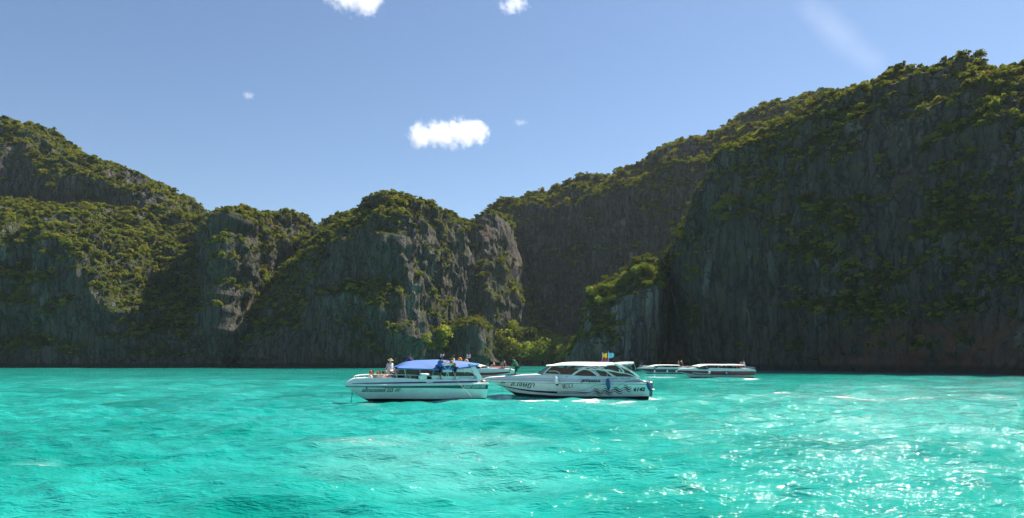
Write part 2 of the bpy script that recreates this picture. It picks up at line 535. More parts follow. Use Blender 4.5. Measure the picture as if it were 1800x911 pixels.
    area = np.linalg.norm(np.cross(a, b), axis=2)
    dens = vegf ** 1.3 / (spacing ** 2) * area
    dens *= np.where(v01 > crest_i + (1 - crest_i) * 0.62, 0.0, 1.0)
    total = rng.poisson(dens.sum())
    pr = (dens / dens.sum()).ravel()
    pick = rng.choice(pr.size, total, p=pr)
    pts = G2.reshape(-1, 3)[pick] + rng.normal(0, 0.4, (total, 3))
    nn = n1.reshape(-1, 3)[pick]
    big = rng.random(total) ** 2.6
    size = bush[0] + (bush[1] - bush[0]) * big
    pts = pts - nn * 0.1 * size[:, None] - np.array([0, 0, 1.0]) * (0.25 * size)[:, None]
    ground_cover(name.replace("cliff", "bushes") if "cliff" in name else name + "_bushes", pts, size, cover_label or ("dark green bushes clinging to the " + name.replace("_", " ")))
    CREST[name] = (G2, n1, vegf, crest_i)
    return o

def cols(txt):
    return [[tuple(float(q) for q in p.split(",")) for p in ln.split()] for ln in txt.strip().splitlines()]
cliff("left_mountain_cliff", "tall rounded limestone mountain at the far left end of the bay, behind the green terrace", cols("""
-220,646,400 -220,330,410 -220,260,420 -220,190,450
-100,646,395 -100,330,402 -100,260,412 -100,192,440
0,646,390 0,335,396 0,270,406 0,205,432
45,646,390 45,335,396 45,275,406 42,212,432
90,646,390 90,338,396 90,300,404 90,240,432
130,646,390 130,340,396 130,305,402 128,264,430
165,646,392 165,345,398 165,315,402 162,270,432
205,646,394 205,350,400 205,325,404 202,291,434
245,646,396 245,355,402 245,335,408 243,298,436
270,646,398 270,362,404 270,345,410 268,314,438
300,646,402 298,375,410 298,360,416 298,338,440
325,646,410 322,395,420 322,382,428 322,366,448
355,646,418 352,400,428 352,388,436 350,372,456
390,646,425 388,400,435 388,390,442 386,376,460
430,646,430 430,410,440 430,400,448 430,385,466
"""), 300, 190, 1, amp=0.85, lower=7.0, veg=0.42, bush=(1.1, 3.2), spacing=2.0)
cliff("left_terrace_cliff", "dark vertical sea cliff at the far left with a sunlit green terrace and gully above", cols("""
-220,648,300 -220,430,312 -220,392,350 -220,352,395
-60,647,308 -60,430,318 -60,388,352 -60,352,395
0,646,311 0,432,321 0,386,354 0,352,396
60,646,312 60,430,323 60,388,354 60,353,396
112,646,312 112,425,325 112,390,352 112,354,396
160,646,312 158,470,324 160,405,352 160,358,398
205,646,312 196,545,320 198,440,348 202,370,402
255,646,312 242,600,318 246,480,352 262,372,406
310,646,313 302,610,320 302,500,356 325,384,412
350,646,316 338,600,326 340,485,364 370,380,418
420,646,322 400,600,336 395,500,378 430,388,430
"""), 320, 240, 2, amp=0.95, veg=0.54, bush=(1.0, 3.2), spacing=1.9)
cliff("block_cliff", "blocky fluted cliff with a flat wooded top between the left terrace and the pointed tower", cols("""
362,646,400 366,520,404 372,425,408 386,378,418
366,646,332 370,520,337 376,420,341 396,366,356
385,646,310 390,520,314 394,425,318 408,362,336
430,646,332 430,520,336 430,430,340 436,360,356
470,646,354 470,520,358 469,430,362 474,364,377
508,646,376 508,520,380 508,430,384 512,375,397
532,646,390 532,520,395 533,435,399 537,386,412
549,646,402 549,520,406 550,445,410 550,400,420
572,646,425 572,520,430 572,445,434 566,404,440
600,646,450 600,520,456 600,445,460 590,408,468
"""), 260, 210, 3, amp=0.75, lower=3.5, veg=0.36, bush=(1.0, 2.9), spacing=1.9, flute=1.5)
cliff("tower_cliff", "pointed tower headland with a dark left flank and a sunlit fluted right face", cols("""
385,646,345 400,610,350 440,555,362 540,425,395
410,646,314 430,600,322 480,520,340 568,402,378
475,646,305 495,570,313 535,470,330 598,384,364
540,647,300 552,540,306 588,440,322 640,356,352
620,648,297 626,530,303 642,420,315 668,341,338
665,649,297 668,530,301 672,420,308 690,338,330
702,649,298 701,530,302 699,420,308 702,340,326
724,648,306 722,530,311 716,430,318 714,347,332
752,647,325 748,530,331 740,440,336 735,355,346
780,646,350 777,530,354 768,440,357 762,364,364
804,645,380 801,530,382 796,440,383 788,373,384
818,645,410 816,530,409 813,450,407 806,388,404
815,644,470 812,530,462 810,450,455 800,402,445
"""), 400, 230, 4, amp=0.7, lower=3.0, veg=0.48, bush=(1.0, 2.7), spacing=1.9, flute=1.6)
cliff("spur_cliff", "steep rocky spur with a sunlit right edge standing just right of the tower", cols("""
795,645,455 798,560,455 800,480,455 812,398,458
822,645,408 822,560,412 828,470,420 836,384,438
845,645,404 848,560,410 850,470,420 852,376,438
866,645,406 870,560,413 866,470,424 866,374,444
888,645,412 888,560,424 884,470,438 880,374,456
896,645,414 897,580,424 893,520,434 889,440,448
908,645,416 908,600,425 905,555,433 902,502,443
925,645,416 924,615,424 921,585,431 918,548,440
950,645,414 948,622,422 945,600,428 942,576,437
985,645,412 983,630,418 981,615,424 978,600,432
1020,645,412 1018,638,416 1016,630,420 1012,622,426
"""), 260, 190, 5, amp=0.6, veg=0.47, bush=(1.5, 3.4), spacing=2.5, flute=1.3, rim=0.2)
cliff("back_wall_cliff", "long shaded back wall of the bay with a bright wooded rim under the sky", cols("""
800,644,520 805,500,525 810,430,530 815,405,560
850,644,508 852,500,514 853,425,518 858,385,550
900,644,492 897,500,502 892,402,508 892,354,536
940,644,485 938,500,494 935,390,500 936,336,530
985,644,476 985,500,486 985,375,492 985,322,524
1030,644,466 1030,500,478 1030,362,486 1030,310,520
1075,644,457 1075,500,469 1075,352,477 1074,309,510
1105,644,450 1105,500,462 1105,342,470 1102,294,504
1145,644,442 1145,500,454 1145,325,462 1142,273,496
1178,644,436 1178,480,447 1178,305,455 1178,254,488
1205,644,430 1205,480,441 1205,300,449 1203,249,484
1255,644,422 1255,480,432 1255,280,440 1252,231,478
1310,644,412 1310,480,422 1310,255,430 1306,200,470
1360,644,402 1360,480,412 1360,235,420 1358,182,462
1430,644,392 1430,480,402 1430,215,410 1428,168,452
1530,644,380 1530,480,390 1530,200,400 1530,160,440
"""), 420, 200, 6, amp=0.95, lower=3.0, veg=0.36, bush=(1.3, 3.6), spacing=2.3, rim=0.5)
cliff("right_wall_cliff", "huge dark cliff wall filling the right side of the bay, half rock and half forest", cols("""
1231,648,345 1221,560,345 1216,500,345 1211,452,340
1212,651,275 1202,560,277 1196,500,280 1194,442,286
1221,652,252 1212,550,255 1204,480,259 1198,420,270
1247,652,244 1238,530,249 1228,450,254 1218,384,268
1296,653,231 1283,520,237 1270,410,244 1258,322,263
1350,653,216 1332,500,224 1312,360,234 1291,248,259
1420,653,204 1397,480,215 1376,330,228 1350,202,254
1500,654,191 1480,450,206 1462,290,222 1438,173,252
1580,655,178 1570,440,195 1556,250,214 1532,141,244
1640,656,168 1635,440,186 1620,245,206 1600,105,238
1720,658,157 1718,440,176 1705,240,198 1690,91,234
1800,660,146 1800,440,167 1790,240,191 1770,94,230
1900,664,131 1900,440,155 1890,240,182 1865,97,226
2050,671,112 2050,440,138 2040,240,168 2010,105,218
2300,686,85 2300,440,112 2290,240,146 2250,130,205
"""), 560, 330, 7, amp=0.58, steep=0.62, lower=4.5, rim=0.12, bare=0.34, veg=0.57, bush=(0.7, 2.1), spacing=1.35, veg_low=0.45, flute=1.3, back=80)
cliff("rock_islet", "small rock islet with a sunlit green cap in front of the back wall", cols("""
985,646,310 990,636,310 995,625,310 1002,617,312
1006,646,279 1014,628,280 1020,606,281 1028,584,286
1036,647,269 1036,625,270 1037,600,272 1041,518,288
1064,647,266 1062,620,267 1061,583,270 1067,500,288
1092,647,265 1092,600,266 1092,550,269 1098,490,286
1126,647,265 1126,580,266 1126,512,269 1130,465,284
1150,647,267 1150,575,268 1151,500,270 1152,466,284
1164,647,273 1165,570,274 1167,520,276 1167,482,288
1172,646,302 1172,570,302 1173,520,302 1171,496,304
"""), 190, 190, 8, amp=0.32, mat=ROCK_PALE_BOUNCE, lower=-1.2, veg=0.30, bush=(0.9, 2.2), spacing=1.5, back=26, flute=1.2, drop=0.9, rim=0.75)
cliff("beach_rock", "short dark rock stack with a bushy top beside the little beach", cols("""
762,646,352 766,612,352 772,594,353 784,577,356
784,646,334 788,600,335 794,576,337 800,564,343
815,646,331 815,600,332 818,572,334 821,557,341
840,646,333 840,600,334 839,572,336 837,556,343
856,646,341 856,600,342 854,580,343 849,565,350
862,646,368 861,600,368 859,582,368 855,572,368
"""), 100, 90, 9, amp=0.3, veg=0.72, bush=(0.9, 2.0), spacing=1.5, back=22, drop=0.9, rim=0.6)

# ------------------------------------------------------------------ beach
def build_beach():
    xs = np.linspace(-40, 75, 120); ys = np.linspace(378, 470, 60)
    X, Yg = np.meshgrid(xs, ys, indexing='ij')
    sh = 402 + 5 * np.sin(xs / 17.0)[:, None]
    Z = np.clip((Yg - sh) * 0.055, -1.2, 9) + 0.25 * fbm(np.stack([X / 6, Yg / 6, 0 * X], -1), 3, 3)
    Z += np.maximum(Yg - 418, 0) * 0.22
    o = link("beach", mesh_np("beach", np.stack([X, Yg, Z], -1), grid_quads(120, 60)), paint("beach_sand", (0.52, 0.44, 0.33), 0.95, var=0.3, scale=0.3))
    tag(o, "narrow strip of pale sand at the head of the bay", None, None, 'structure')
build_beach()

# ------------------------------------------------------------------ individual trees
def trunk_mesh(seed, h=1.0):
    r = np.random.default_rng(seed); V = []; Q = []
    def limb(a, b, ra, rb, nseg=4, ns=6):
        a, b = np.array(a), np.array(b); d = b - a; d = d / np.linalg.norm(d)
        t1 = np.cross(d, [0.3, 0.9, 0.1]); t1 /= np.linalg.norm(t1); t2 = np.cross(d, t1)
        i0 = len(V)
        bend = r.normal(0, 0.03, 3)
        for k in range(nseg + 1):
            f = k / nseg; c = a + (b - a) * f + bend * math.sin(math.pi * f); rr = ra + (rb - ra) * f
            for q in range(ns):
                an = 6.283 * q / ns; V.append(c + (t1 * math.cos(an) + t2 * math.sin(an)) * rr)
        for k in range(nseg):
            for q in range(ns):
                q2 = (q + 1) % ns; Q.append((i0 + k * ns + q, i0 + k * ns + q2, i0 + (k + 1) * ns + q2, i0 + (k + 1) * ns + q))
    limb((0, 0, -0.25), (0.03, 0.02, 0.45), 0.05, 0.032)
    for k in range(5):
        an = k * 1.3 + r.uniform(0, 0.5); l = r.uniform(0.25, 0.42)
        limb((0.03, 0.02, 0.30 + 0.03 * k), (l * math.cos(an), l * math.sin(an), 0.62 + r.uniform(0, 0.25)), 0.022, 0.008)
    return mesh_np("trunk", V, Q)

TREE_KINDS = []
for k in range(6):
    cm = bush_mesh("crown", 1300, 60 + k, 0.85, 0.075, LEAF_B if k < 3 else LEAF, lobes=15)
    co = np.empty(len(cm.vertices) * 3, np.float32); cm.vertices.foreach_get("co", co); co = co.reshape(-1, 3)
    co *= np.array([0.60, 0.60, 0.80]); co[:, 2] += 0.14
    cm.vertices.foreach_set("co", co.ravel()); cm.update()
    tm = trunk_mesh(80 + k); tm.materials.append(BARK)
    TREE_KINDS.append((tm, cm))

ORD = "first second third fourth fifth sixth seventh eighth ninth tenth eleventh twelfth thirteenth fourteenth fifteenth".split()
def tree(x, y, z, h, kind, label, group, wide=1.0, cat="tree", name="tree"):
    t = empty(name, (x, y, z), random.uniform(0, 6.28))
    tag(t, label, cat, group)
    tm, cm = TREE_KINDS[kind]
    a = link("trunk", tm, None, t); b = link("crown", cm, None, t)
    t.scale = (h * wide, h * wide, h)
    return t

from mathutils.bvhtree import BVHTree
def cliff_bvh(name):
    G2 = CREST[name][0]
    return BVHTree.FromPolygons([tuple(v) for v in G2.reshape(-1, 3).tolist()], grid_quads(*G2.shape[:2]).tolist())
BV = {n: cliff_bvh(n) for n in ("tower_cliff", "rock_islet", "right_wall_cliff", "beach_rock", "spur_cliff")}
def tree_px(px, py, Y, h_px, kind, label, group, wide=1.0, cat="tree", name="tree", snap=None):
    """tree whose foot is seen at (px, py) at distance Y and that shows h_px tall"""
    p = wp(px, py, Y)
    if snap:
        d = (Vector(p) - cam.location).normalized()
        hit = [h for h in (b.ray_cast(cam.location, d) for b in snap) if h[0] is not None]
        if hit: p = np.array(min(hit, key=lambda h: h[3])[0]) + np.array([0, 0.4, -0.5]); Y = p[1]
    return tree(p[0], p[1], p[2], h_px / FOC * Y, kind, label, group, wide, cat, name)

# wood behind the little beach
for n_, (px, Y, hp, k, wd) in enumerate([(872, 414, 40, 0, 1.1), (893, 412, 46, 1, 1.1), (915, 410, 42, 2, 1.2), (938, 412, 44, 0, 1.1), (960, 411, 42, 1, 1.2), (980, 408, 46, 2, 1.1), (998, 400, 42, 0, 1.0)]):
    tree_px(px, 641, Y, hp * 1.22, k, "front-row tree behind the little beach, %s from the rock stack" % ORD[n_], "trees behind the little beach", wd)
for n_, (px, Y, hp, k, wd) in enumerate([(866, 424, 44, 2, 1.1), (884, 426, 52, 1, 1.1), (905, 428, 46, 0, 1.2), (928, 427, 38, 2, 1.2), (950, 425, 38, 1, 1.2), (972, 424, 42, 0, 1.2), (992, 422, 40, 2, 1.1)]):
    tree_px(px, 629, Y, hp * 1.22, k, "back-row tree behind the little beach, %s from the rock stack" % ORD[n_], "trees behind the little beach", wd)
for n_, (px, py, Y, hp, wd) in enumerate([(868, 622, 448, 30, 1.2), (884, 606, 448, 34, 1.2), (898, 588, 470, 34, 1.1), (912, 606, 452, 40, 1.2), (930, 606, 456, 40, 1.2), (948, 606, 456, 36, 1.2), (966, 612, 452, 32, 1.2), (985, 616, 452, 28, 1.2)]):
    tree_px(px, py, Y, hp, n_ % 6, "grey-green tree on the slope above the beach, %s from the left" % ORD[n_], "trees on the slope above the beach", wd, snap=[BV["spur_cliff"]])
for n_, (px, py, Y, hp, wd) in enumerate([(744, 604, 318, 28, 1.2), (752, 616, 314, 28, 1.2), (760, 600, 322, 34, 1.2), (770, 614, 320, 30, 1.2), (778, 598, 330, 36, 1.2), (788, 590, 330, 30, 1.2), (768, 632, 320, 26, 1.2), (864, 628, 400, 30, 1.2)]):
    tree_px(px, py, Y, hp, random.randint(0, 2), "sunlit tree at the foot of the tower cliff, %s from the left" % ORD[n_], "trees at the foot of the tower cliff", wd, snap=[BV["tower_cliff"], BV["spur_cliff"]])
for n_, (px, py, Y, hp, wd) in enumerate([(1045, 520, 276, 22, 1.2), (1056, 534, 272, 20, 1.2), (1062, 512, 277, 20, 1.2), (1075, 532, 272, 18, 1.2), (1078, 514, 277, 20, 1.2), (1092, 504, 277, 22, 1.2), (1106, 494, 277, 22, 1.2), (1120, 484, 277, 24, 1.2),
                            (1134, 480, 277, 24, 1.2), (1140, 505, 272, 18, 1.1), (1148, 484, 278, 22, 1.2), (1160, 494, 281, 22, 1.1), (1162, 508, 280, 18, 1.0)]):
    tree_px(px, py, Y, hp, random.randint(0, 2), "sunlit tree on the cap of the rock islet, %s from the left" % ORD[n_], "trees on the cap of the rock islet", wd, snap=[BV["rock_islet"]])
for n_, (px, py, Y, hp, wd) in enumerate([(1254, 384, 248, 18, 1.2), (1268, 372, 247, 26, 1.3), (1276, 388, 244, 20, 1.3), (1284, 360, 248, 28, 1.4), (1298, 364, 246, 22, 1.3)]):
    tree_px(px, py, Y, hp, random.randint(3, 5), "spreading tree on the right-hand wall's sunlit ledge, %s from the left" % ORD[n_], "trees on the ledge of the right wall", wd, snap=[BV["right_wall_cliff"]])
tree_px(1718, 104, 234, 20, 3, "round tree standing tallest on the crest of the right-hand cliff wall", "", 1.3)

def crest_trees(name, n, smin, smax, label, group, umin=0.0, umax=1.0):
    G2, n1, vg, ci = CREST[name]
    nu, nv = G2.shape[:2]
    for k in range(n):
        i = int((umin + (umax - umin) * (k + random.uniform(0.1, 0.9)) / n) * (nu - 1)); j = min(nv - 1, int(ci * (nv - 1)) + random.randint(-1, 2))
        p = G2[i, j]
        tree(p[0], p[1], p[2] - 0.6, random.uniform(smin, smax) * 0.75, random.randint(3, 5), label + ", %s from the left" % ORD[k], group, random.uniform(1.3, 2.0))
crest_trees("block_cliff", 15, 2.5, 5, "tree on the flat top of the blocky cliff", "trees on top of the blocky cliff", 0.12, 0.85)
crest_trees("left_mountain_cliff", 15, 2.2, 4.2, "tree on the skyline of the tall left mountain", "trees along the skyline of the left mountain", 0.2, 0.95)
crest_trees("tower_cliff", 15, 2, 4, "tree on the skyline of the pointed tower", "trees along the skyline of the tower", 0.15, 0.9)
crest_trees("back_wall_cliff", 15, 2.6, 5, "tree on the bright rim of the back wall", "trees along the rim of the back wall", 0.08, 0.8)
crest_trees("right_wall_cliff", 15, 1.6, 3.2, "dark tree along the ridge of the right-hand wall", "trees along the ridge of the right wall", 0.2, 0.85)

# ------------------------------------------------------------------ clouds
def cloud(px, py, wpx, hpx, Y, dens, seed, label, lobes, thr=0.45, nscale=3.0, tilt=0.0, wob=2.6):
    c = wp(px, py, Y)
    sx, sz = wpx / FOC * Y / 2, hpx / FOC * Y / 2
    t = NT("cloud_vapour")
    tc = t.n("TexCoord").outputs["Object"]
    nz = t.n("TexNoise"); nz.noise_dimensions = '4D'; nz.inputs["W"].default_value = seed * 1.37
    nz.inputs["Scale"].default_value = nscale; nz.inputs["Detail"].default_value = 9; nz.inputs["Roughness"].default_value = 0.68
    mpn = t.n("Mapping"); mpn.inputs["Scale"].default_value = (sx / sz, sx / sz * 0.6, 1.0); mpn.inputs["Scale"].default_value = (sx / sz, 1.0, 1.0)
    t.l(tc, mpn.inputs["Vector"]); t.l(mpn.outputs[0], nz.inputs["Vector"])
    best = None
    for (lx, lz, rx, rz) in lobes:
        m = t.n("Mapping"); m.vector_type = 'TEXTURE'
        m.inputs["Location"].default_value = (lx, 0, lz); m.inputs["Scale"].default_value = (rx, 0.8, rz)
        t.l(tc, m.inputs["Vector"])
        ln = t.n("VectorMath", operation='LENGTH'); t.l(m.outputs[0], ln.inputs[0])
        f = t.math('SUBTRACT', 1.0, ln.outputs["Value"])
        best = f if best is None else t.math('MAXIMUM', best, f)
    d = t.math('ADD', best, t.math('MULTIPLY', t.math('SUBTRACT', nz.outputs["Fac"], 0.5), wob))
    d = t.mapr(d, thr - 0.30, thr + 0.40, 0.0, dens)
    pv = t.n("VolumePrincipled"); pv.inputs["Color"].default_value = (0.98, 0.98, 1.0, 1); pv.inputs["Anisotropy"].default_value = 0.5
    t.l(d, pv.inputs["Density"]); t.l(pv.outputs[0], t.out.inputs["Volume"])
    bm = bush = None
    # rounded lumpy hull of the vapour, twice unit size
    nu, nv = 24, 14
    th = np.linspace(0, 2 * math.pi, nu + 1)[:-1]; ph = np.linspace(0, math.pi, nv)
    V = [(1.15 * math.sin(p) * math.cos(a), 1.0 * math.sin(p) * math.sin(a), 1.15 * math.cos(p)) for a in th for p in ph]
    Q = [(i * nv + j, i * nv + j + 1, ((i + 1) % nu) * nv + j + 1, ((i + 1) % nu) * nv + j) for i in range(nu) for j in range(nv - 1)]
    o = link("cloud", mesh_np("cloud", V, Q), t.m)
    o.location = c; o.rotation_euler = (0, R(tilt), 0); o.scale = (sx, sz * 1.2, sz)
    tag(o, label, "cloud")
cloud(789, 238, 138, 64, 2600, 0.030, 3, "bright white elongated cloud floating alone low in the middle of the sky",
      [(-0.72, -0.05, 0.36, 0.8), (-0.2, 0.05, 0.6, 0.8), (0.35, 0.12, 0.6, 0.85), (0.72, 0.2, 0.35, 0.75)], 0.40, 2.4)
cloud(622, -4, 125, 92, 2600, 0.020, 8, "ragged white cloud cut off by the top edge, left of the middle",
      [(-0.2, 0.25, 0.8, 0.8), (0.3, 0.0, 0.6, 0.7)], 0.48, 3.2)
cloud(902, 8, 70, 44, 2600, 0.018, 14, "thin torn cloud scrap near the top edge, right of the ragged cloud",
      [(0, 0, 0.9, 0.9)], 0.5, 2.2)
cloud(437, 168, 34, 20, 2600, 0.02, 21, "tiny faint cloud wisp alone in the blue left part of the sky", [(0, 0, 0.9, 0.9)], 0.55, 1.8)
cloud(915, 216, 34, 22, 2600, 0.008, 27, "tiny faint cloud wisp right of the bright white cloud", [(0, 0, 0.9, 0.9)], 0.5, 1.8)


cloud(1478, 62, 330, 74, 2700, 0.0007, 33, "faint diagonal streak of thin cloud in the upper right sky", [(0, 0, 1.0, 1.0)], 0.45, 0.8, 41, 0.9)
# ------------------------------------------------------------------ mesh builder for the boats
class MB:
    def __init__(s): s.V = []; s.F = []; s.M = []; s.cur = 0
    def add(s, vs, fs):
        i = len(s.V); s.V += [tuple(v) for v in vs]
        s.F += [tuple(a + i for a in f) for f in fs]; s.M += [s.cur] * len(fs); return s
    def grid(s, P, closed=False):
        nu = len(P); nv = len(P[0]); vs = [p for r in P for p in r]
        fs = [(i * nv + j, i * nv + (j + 1) % nv, (i + 1) * nv + (j + 1) % nv, (i + 1) * nv + j) for i in range(nu - 1) for j in range(nv if closed else nv - 1)]
        return s.add(vs, fs)
    def box(s, c, d, rz=0.0, ry=0.0, bev=0.0):
        x, y, z = (a / 2 for a in d)
        M = Matrix.Translation(c) @ Matrix.Rotation(rz, 4, 'Z') @ Matrix.Rotation(ry, 4, 'Y')
        if bev <= 0:
            vs = [M @ Vector((sx * x, sy * y, sz * z)) for sx in (-1, 1) for sy in (-1, 1) for sz in (-1, 1)]
            return s.add(vs, [(0, 1, 3, 2), (4, 6, 7, 5), (0, 4, 5, 1), (2, 3, 7, 6), (0, 2, 6, 4), (1, 5, 7, 3)])
        b = bev; ring = []
        for (zz, ins) in ((-z, b), (-z + b, 0), (z - b, 0), (z, b)):
            r = []
            for (sx, sy) in ((1, 1), (-1, 1), (-1, -1), (1, -1)):
                a, c2 = (x - ins, y - ins - b), (x - ins - b, y - ins)
                pts = [(a[0] * sx, a[1] * sy, zz), (c2[0] * sx, c2[1] * sy, zz)]
                r += pts if sx * sy > 0 else pts[::-1]
            ring.append([M @ Vector(p) for p in r])
        s.grid(ring, closed=True)
        n = len(s.V); k = 8
        s.F += [tuple(range(n - 4 * k + k - 1, n - 4 * k - 1, -1)), tuple(range(n - k, n))]; s.M += [s.cur] * 2
        return s
    def tube(s, pts, r, n=6, r2=None):
        pts = [Vector(p) for p in pts]; rings = []
        up = Vector((0.13, 0.21, 0.97))
        for k, p in enumerate(pts):
            d = (pts[min(k + 1, len(pts) - 1)] - pts[max(k - 1, 0)]).normalized()
            a = d.cross(up)
            if a.length < 0.05: a = d.cross(Vector((1, 0, 0)))
            a.normalize(); b = d.cross(a)
            rr = r if r2 is None else r + (r2 - r) * k / (len(pts) - 1)
            rings.append([p + (a * math.cos(6.2832 * q / n) + b * math.sin(6.2832 * q / n)) * rr for q in range(n)])
        s.grid(rings, closed=True)
        m = len(s.V); L = len(pts) * n
        s.F += [tuple(range(m - L, m - L + n))[::-1], tuple(range(m - n, m))]; s.M += [s.cur] * 2
        return s
    def ell(s, c, r, nu=10, nv=7, rot=None):
        c = Vector(c); rows = []
        for i in range(nv + 1):
            ph = math.pi * i / nv
            row = [Vector((r[0] * math.sin(ph) * math.cos(6.2832 * q / nu), r[1] * math.sin(ph) * math.sin(6.2832 * q / nu), r[2] * math.cos(ph))) for q in range(nu)]
            rows.append([c + (rot @ p if rot else p) for p in row])
        return s.grid(rows, closed=True)
    def prism(s, poly, dvec):
        n = len(poly); d = Vector(dvec)
        a = [Vector(p) for p in poly]; b = [p + d for p in a]
        return s.add(a + b, [tuple(range(n)), tuple(range(2 * n - 1, n - 1, -1))] + [(i, i + n, (i + 1) % n + n, (i + 1) % n) for i in range(n)])
    def build(s, name, mats, parent=None, smooth=True, angle=35):
        me = bpy.data.meshes.new(name)
        me.from_pydata([tuple(v) for v in s.V], [], s.F)
        mats = mats if isinstance(mats, (list, tuple)) else [mats]
        for m in mats: me.materials.append(m)
        if len(mats) > 1: me.polygons.foreach_set("material_index", s.M)
        me.polygons.foreach_set("use_smooth", [smooth] * len(me.polygons))
        me.update()
        if smooth: me.set_sharp_from_angle(angle=R(angle))
        return link(name, me, None, parent)

def curve_pts(pts, n=24):
    """smooth Catmull-Rom through control points of any dimension"""
    P = [np.array(p, float) for p in pts]; P = [2 * P[0] - P[1]] + P + [2 * P[-1] - P[-2]]
    out = []; segs = len(P) - 3
    for k in range(n):
        t = k / (n - 1) * segs; i = min(int(t), segs - 1); f = t - i
        a, b, c, d = P[i:i + 4]
        out.append(0.5 * ((2 * b) + (-a + c) * f + (2 * a - 5 * b + 4 * c - d) * f * f + (-a + 3 * b - 3 * c + d) * f ** 3))
    return out

# paints
GELCOAT = paint("white_gelcoat", (0.74, 0.76, 0.75), 0.25, var=0.07, coat=0.4, scale=1.5)
GEL_GREY = paint("pale_grey_gelcoat", (0.60, 0.63, 0.64), 0.32, var=0.08, coat=0.2, scale=1.5)
DECKW = paint("deck_white", (0.76, 0.75, 0.73), 0.6, var=0.1, scale=3)
NAVY = paint("navy_paint", (0.012, 0.012, 0.07), 0.3, var=0.2, coat=0.3)
TEALB = paint("dark_teal_paint", (0.006, 0.05, 0.065), 0.3, var=0.25, coat=0.3)
BLACKB = paint("black_antifouling", (0.010, 0.012, 0.013), 0.6, var=0.5, scale=2)
INK = paint("black_lettering", (0.008, 0.012, 0.018), 0.5, var=0.2)
WHITEINK = paint("white_lettering", (0.75, 0.78, 0.78), 0.5, var=0.05)
RED = paint("dark_red_paint", (0.17, 0.018, 0.022), 0.35, var=0.25, coat=0.3)
LILAC = paint("lilac_stripe", (0.30, 0.30, 0.48), 0.35, var=0.1)
MAROON = paint("maroon_paint", (0.32, 0.035, 0.042), 0.35, var=0.3, coat=0.2, scale=2)
GREYD = paint("dark_grey_paint", (0.085, 0.085, 0.095), 0.35, var=0.25, coat=0.2, scale=2)
STEEL = paint("polished_steel", (0.62, 0.63, 0.64), 0.22, 0.9, var=0.1)
WPIPE = paint("white_pipe", (0.75, 0.75, 0.73), 0.35, var=0.06)
BLUEC = paint("blue_canvas", (0.055, 0.155, 0.43), 0.75, var=0.12, scale=2.0, bump=0.25)
WCANV = paint("white_canvas", (0.78, 0.77, 0.73), 0.7, var=0.07, scale=2.0, bump=0.25)
BLUEF = paint("blue_fender", (0.008, 0.075, 0.23), 0.45, var=0.25)
ORANGE = paint("orange_cloth", (0.62, 0.17, 0.02), 0.8, var=0.2, scale=9)
YELLOW = paint("yellow_cloth", (0.80, 0.58, 0.02), 0.8, var=0.1)
SKYB = paint("light_blue_cloth", (0.12, 0.48, 0.72), 0.8, var=0.1)
REDC = paint("red_cloth", (0.50, 0.02, 0.03), 0.8, var=0.15, scale=9)
WHITEC = paint("white_cloth", (0.72, 0.70, 0.72), 0.85, var=0.12, scale=14)
SEATV = paint("seat_vinyl", (0.30, 0.20, 0.18), 0.6, var=0.3)
ROPEW = paint("white_rope", (0.70, 0.68, 0.62), 0.9, var=0.2, scale=40)
ROPED = paint("dark_rope", (0.03, 0.035, 0.03), 0.9, var=0.4, scale=40)
DARKIN = paint("cabin_interior", (0.035, 0.025, 0.028), 0.7, var=0.5, scale=2)
WOODP = paint("tan_plastic", (0.45, 0.30, 0.20), 0.7, var=0.2)
def glass_tint(name, col, rough=0.06):
    t = NT(name)
    tc = t.n("TexCoord").outputs["Object"]
    c = t.ramp(t.noise(tc, 0.9, 3, 0.6), [(0.3, tuple(x * 0.4 for x in col)), (0.7, col)])
    b = t.n("BsdfPrincipled"); t.l(c, b.inputs["Base Color"]); b.inputs["Roughness"].default_value = rough
    b.inputs["IOR"].default_value = 1.5; b.inputs["Transmission Weight"].default_value = 0.0
    t.l(b.outputs[0], t.out.inputs["Surface"]); return t.m
TINT = glass_tint("tinted_glass", (0.016, 0.010, 0.012))
TINTG = glass_tint("green_tinted_glass", (0.006, 0.035, 0.03))

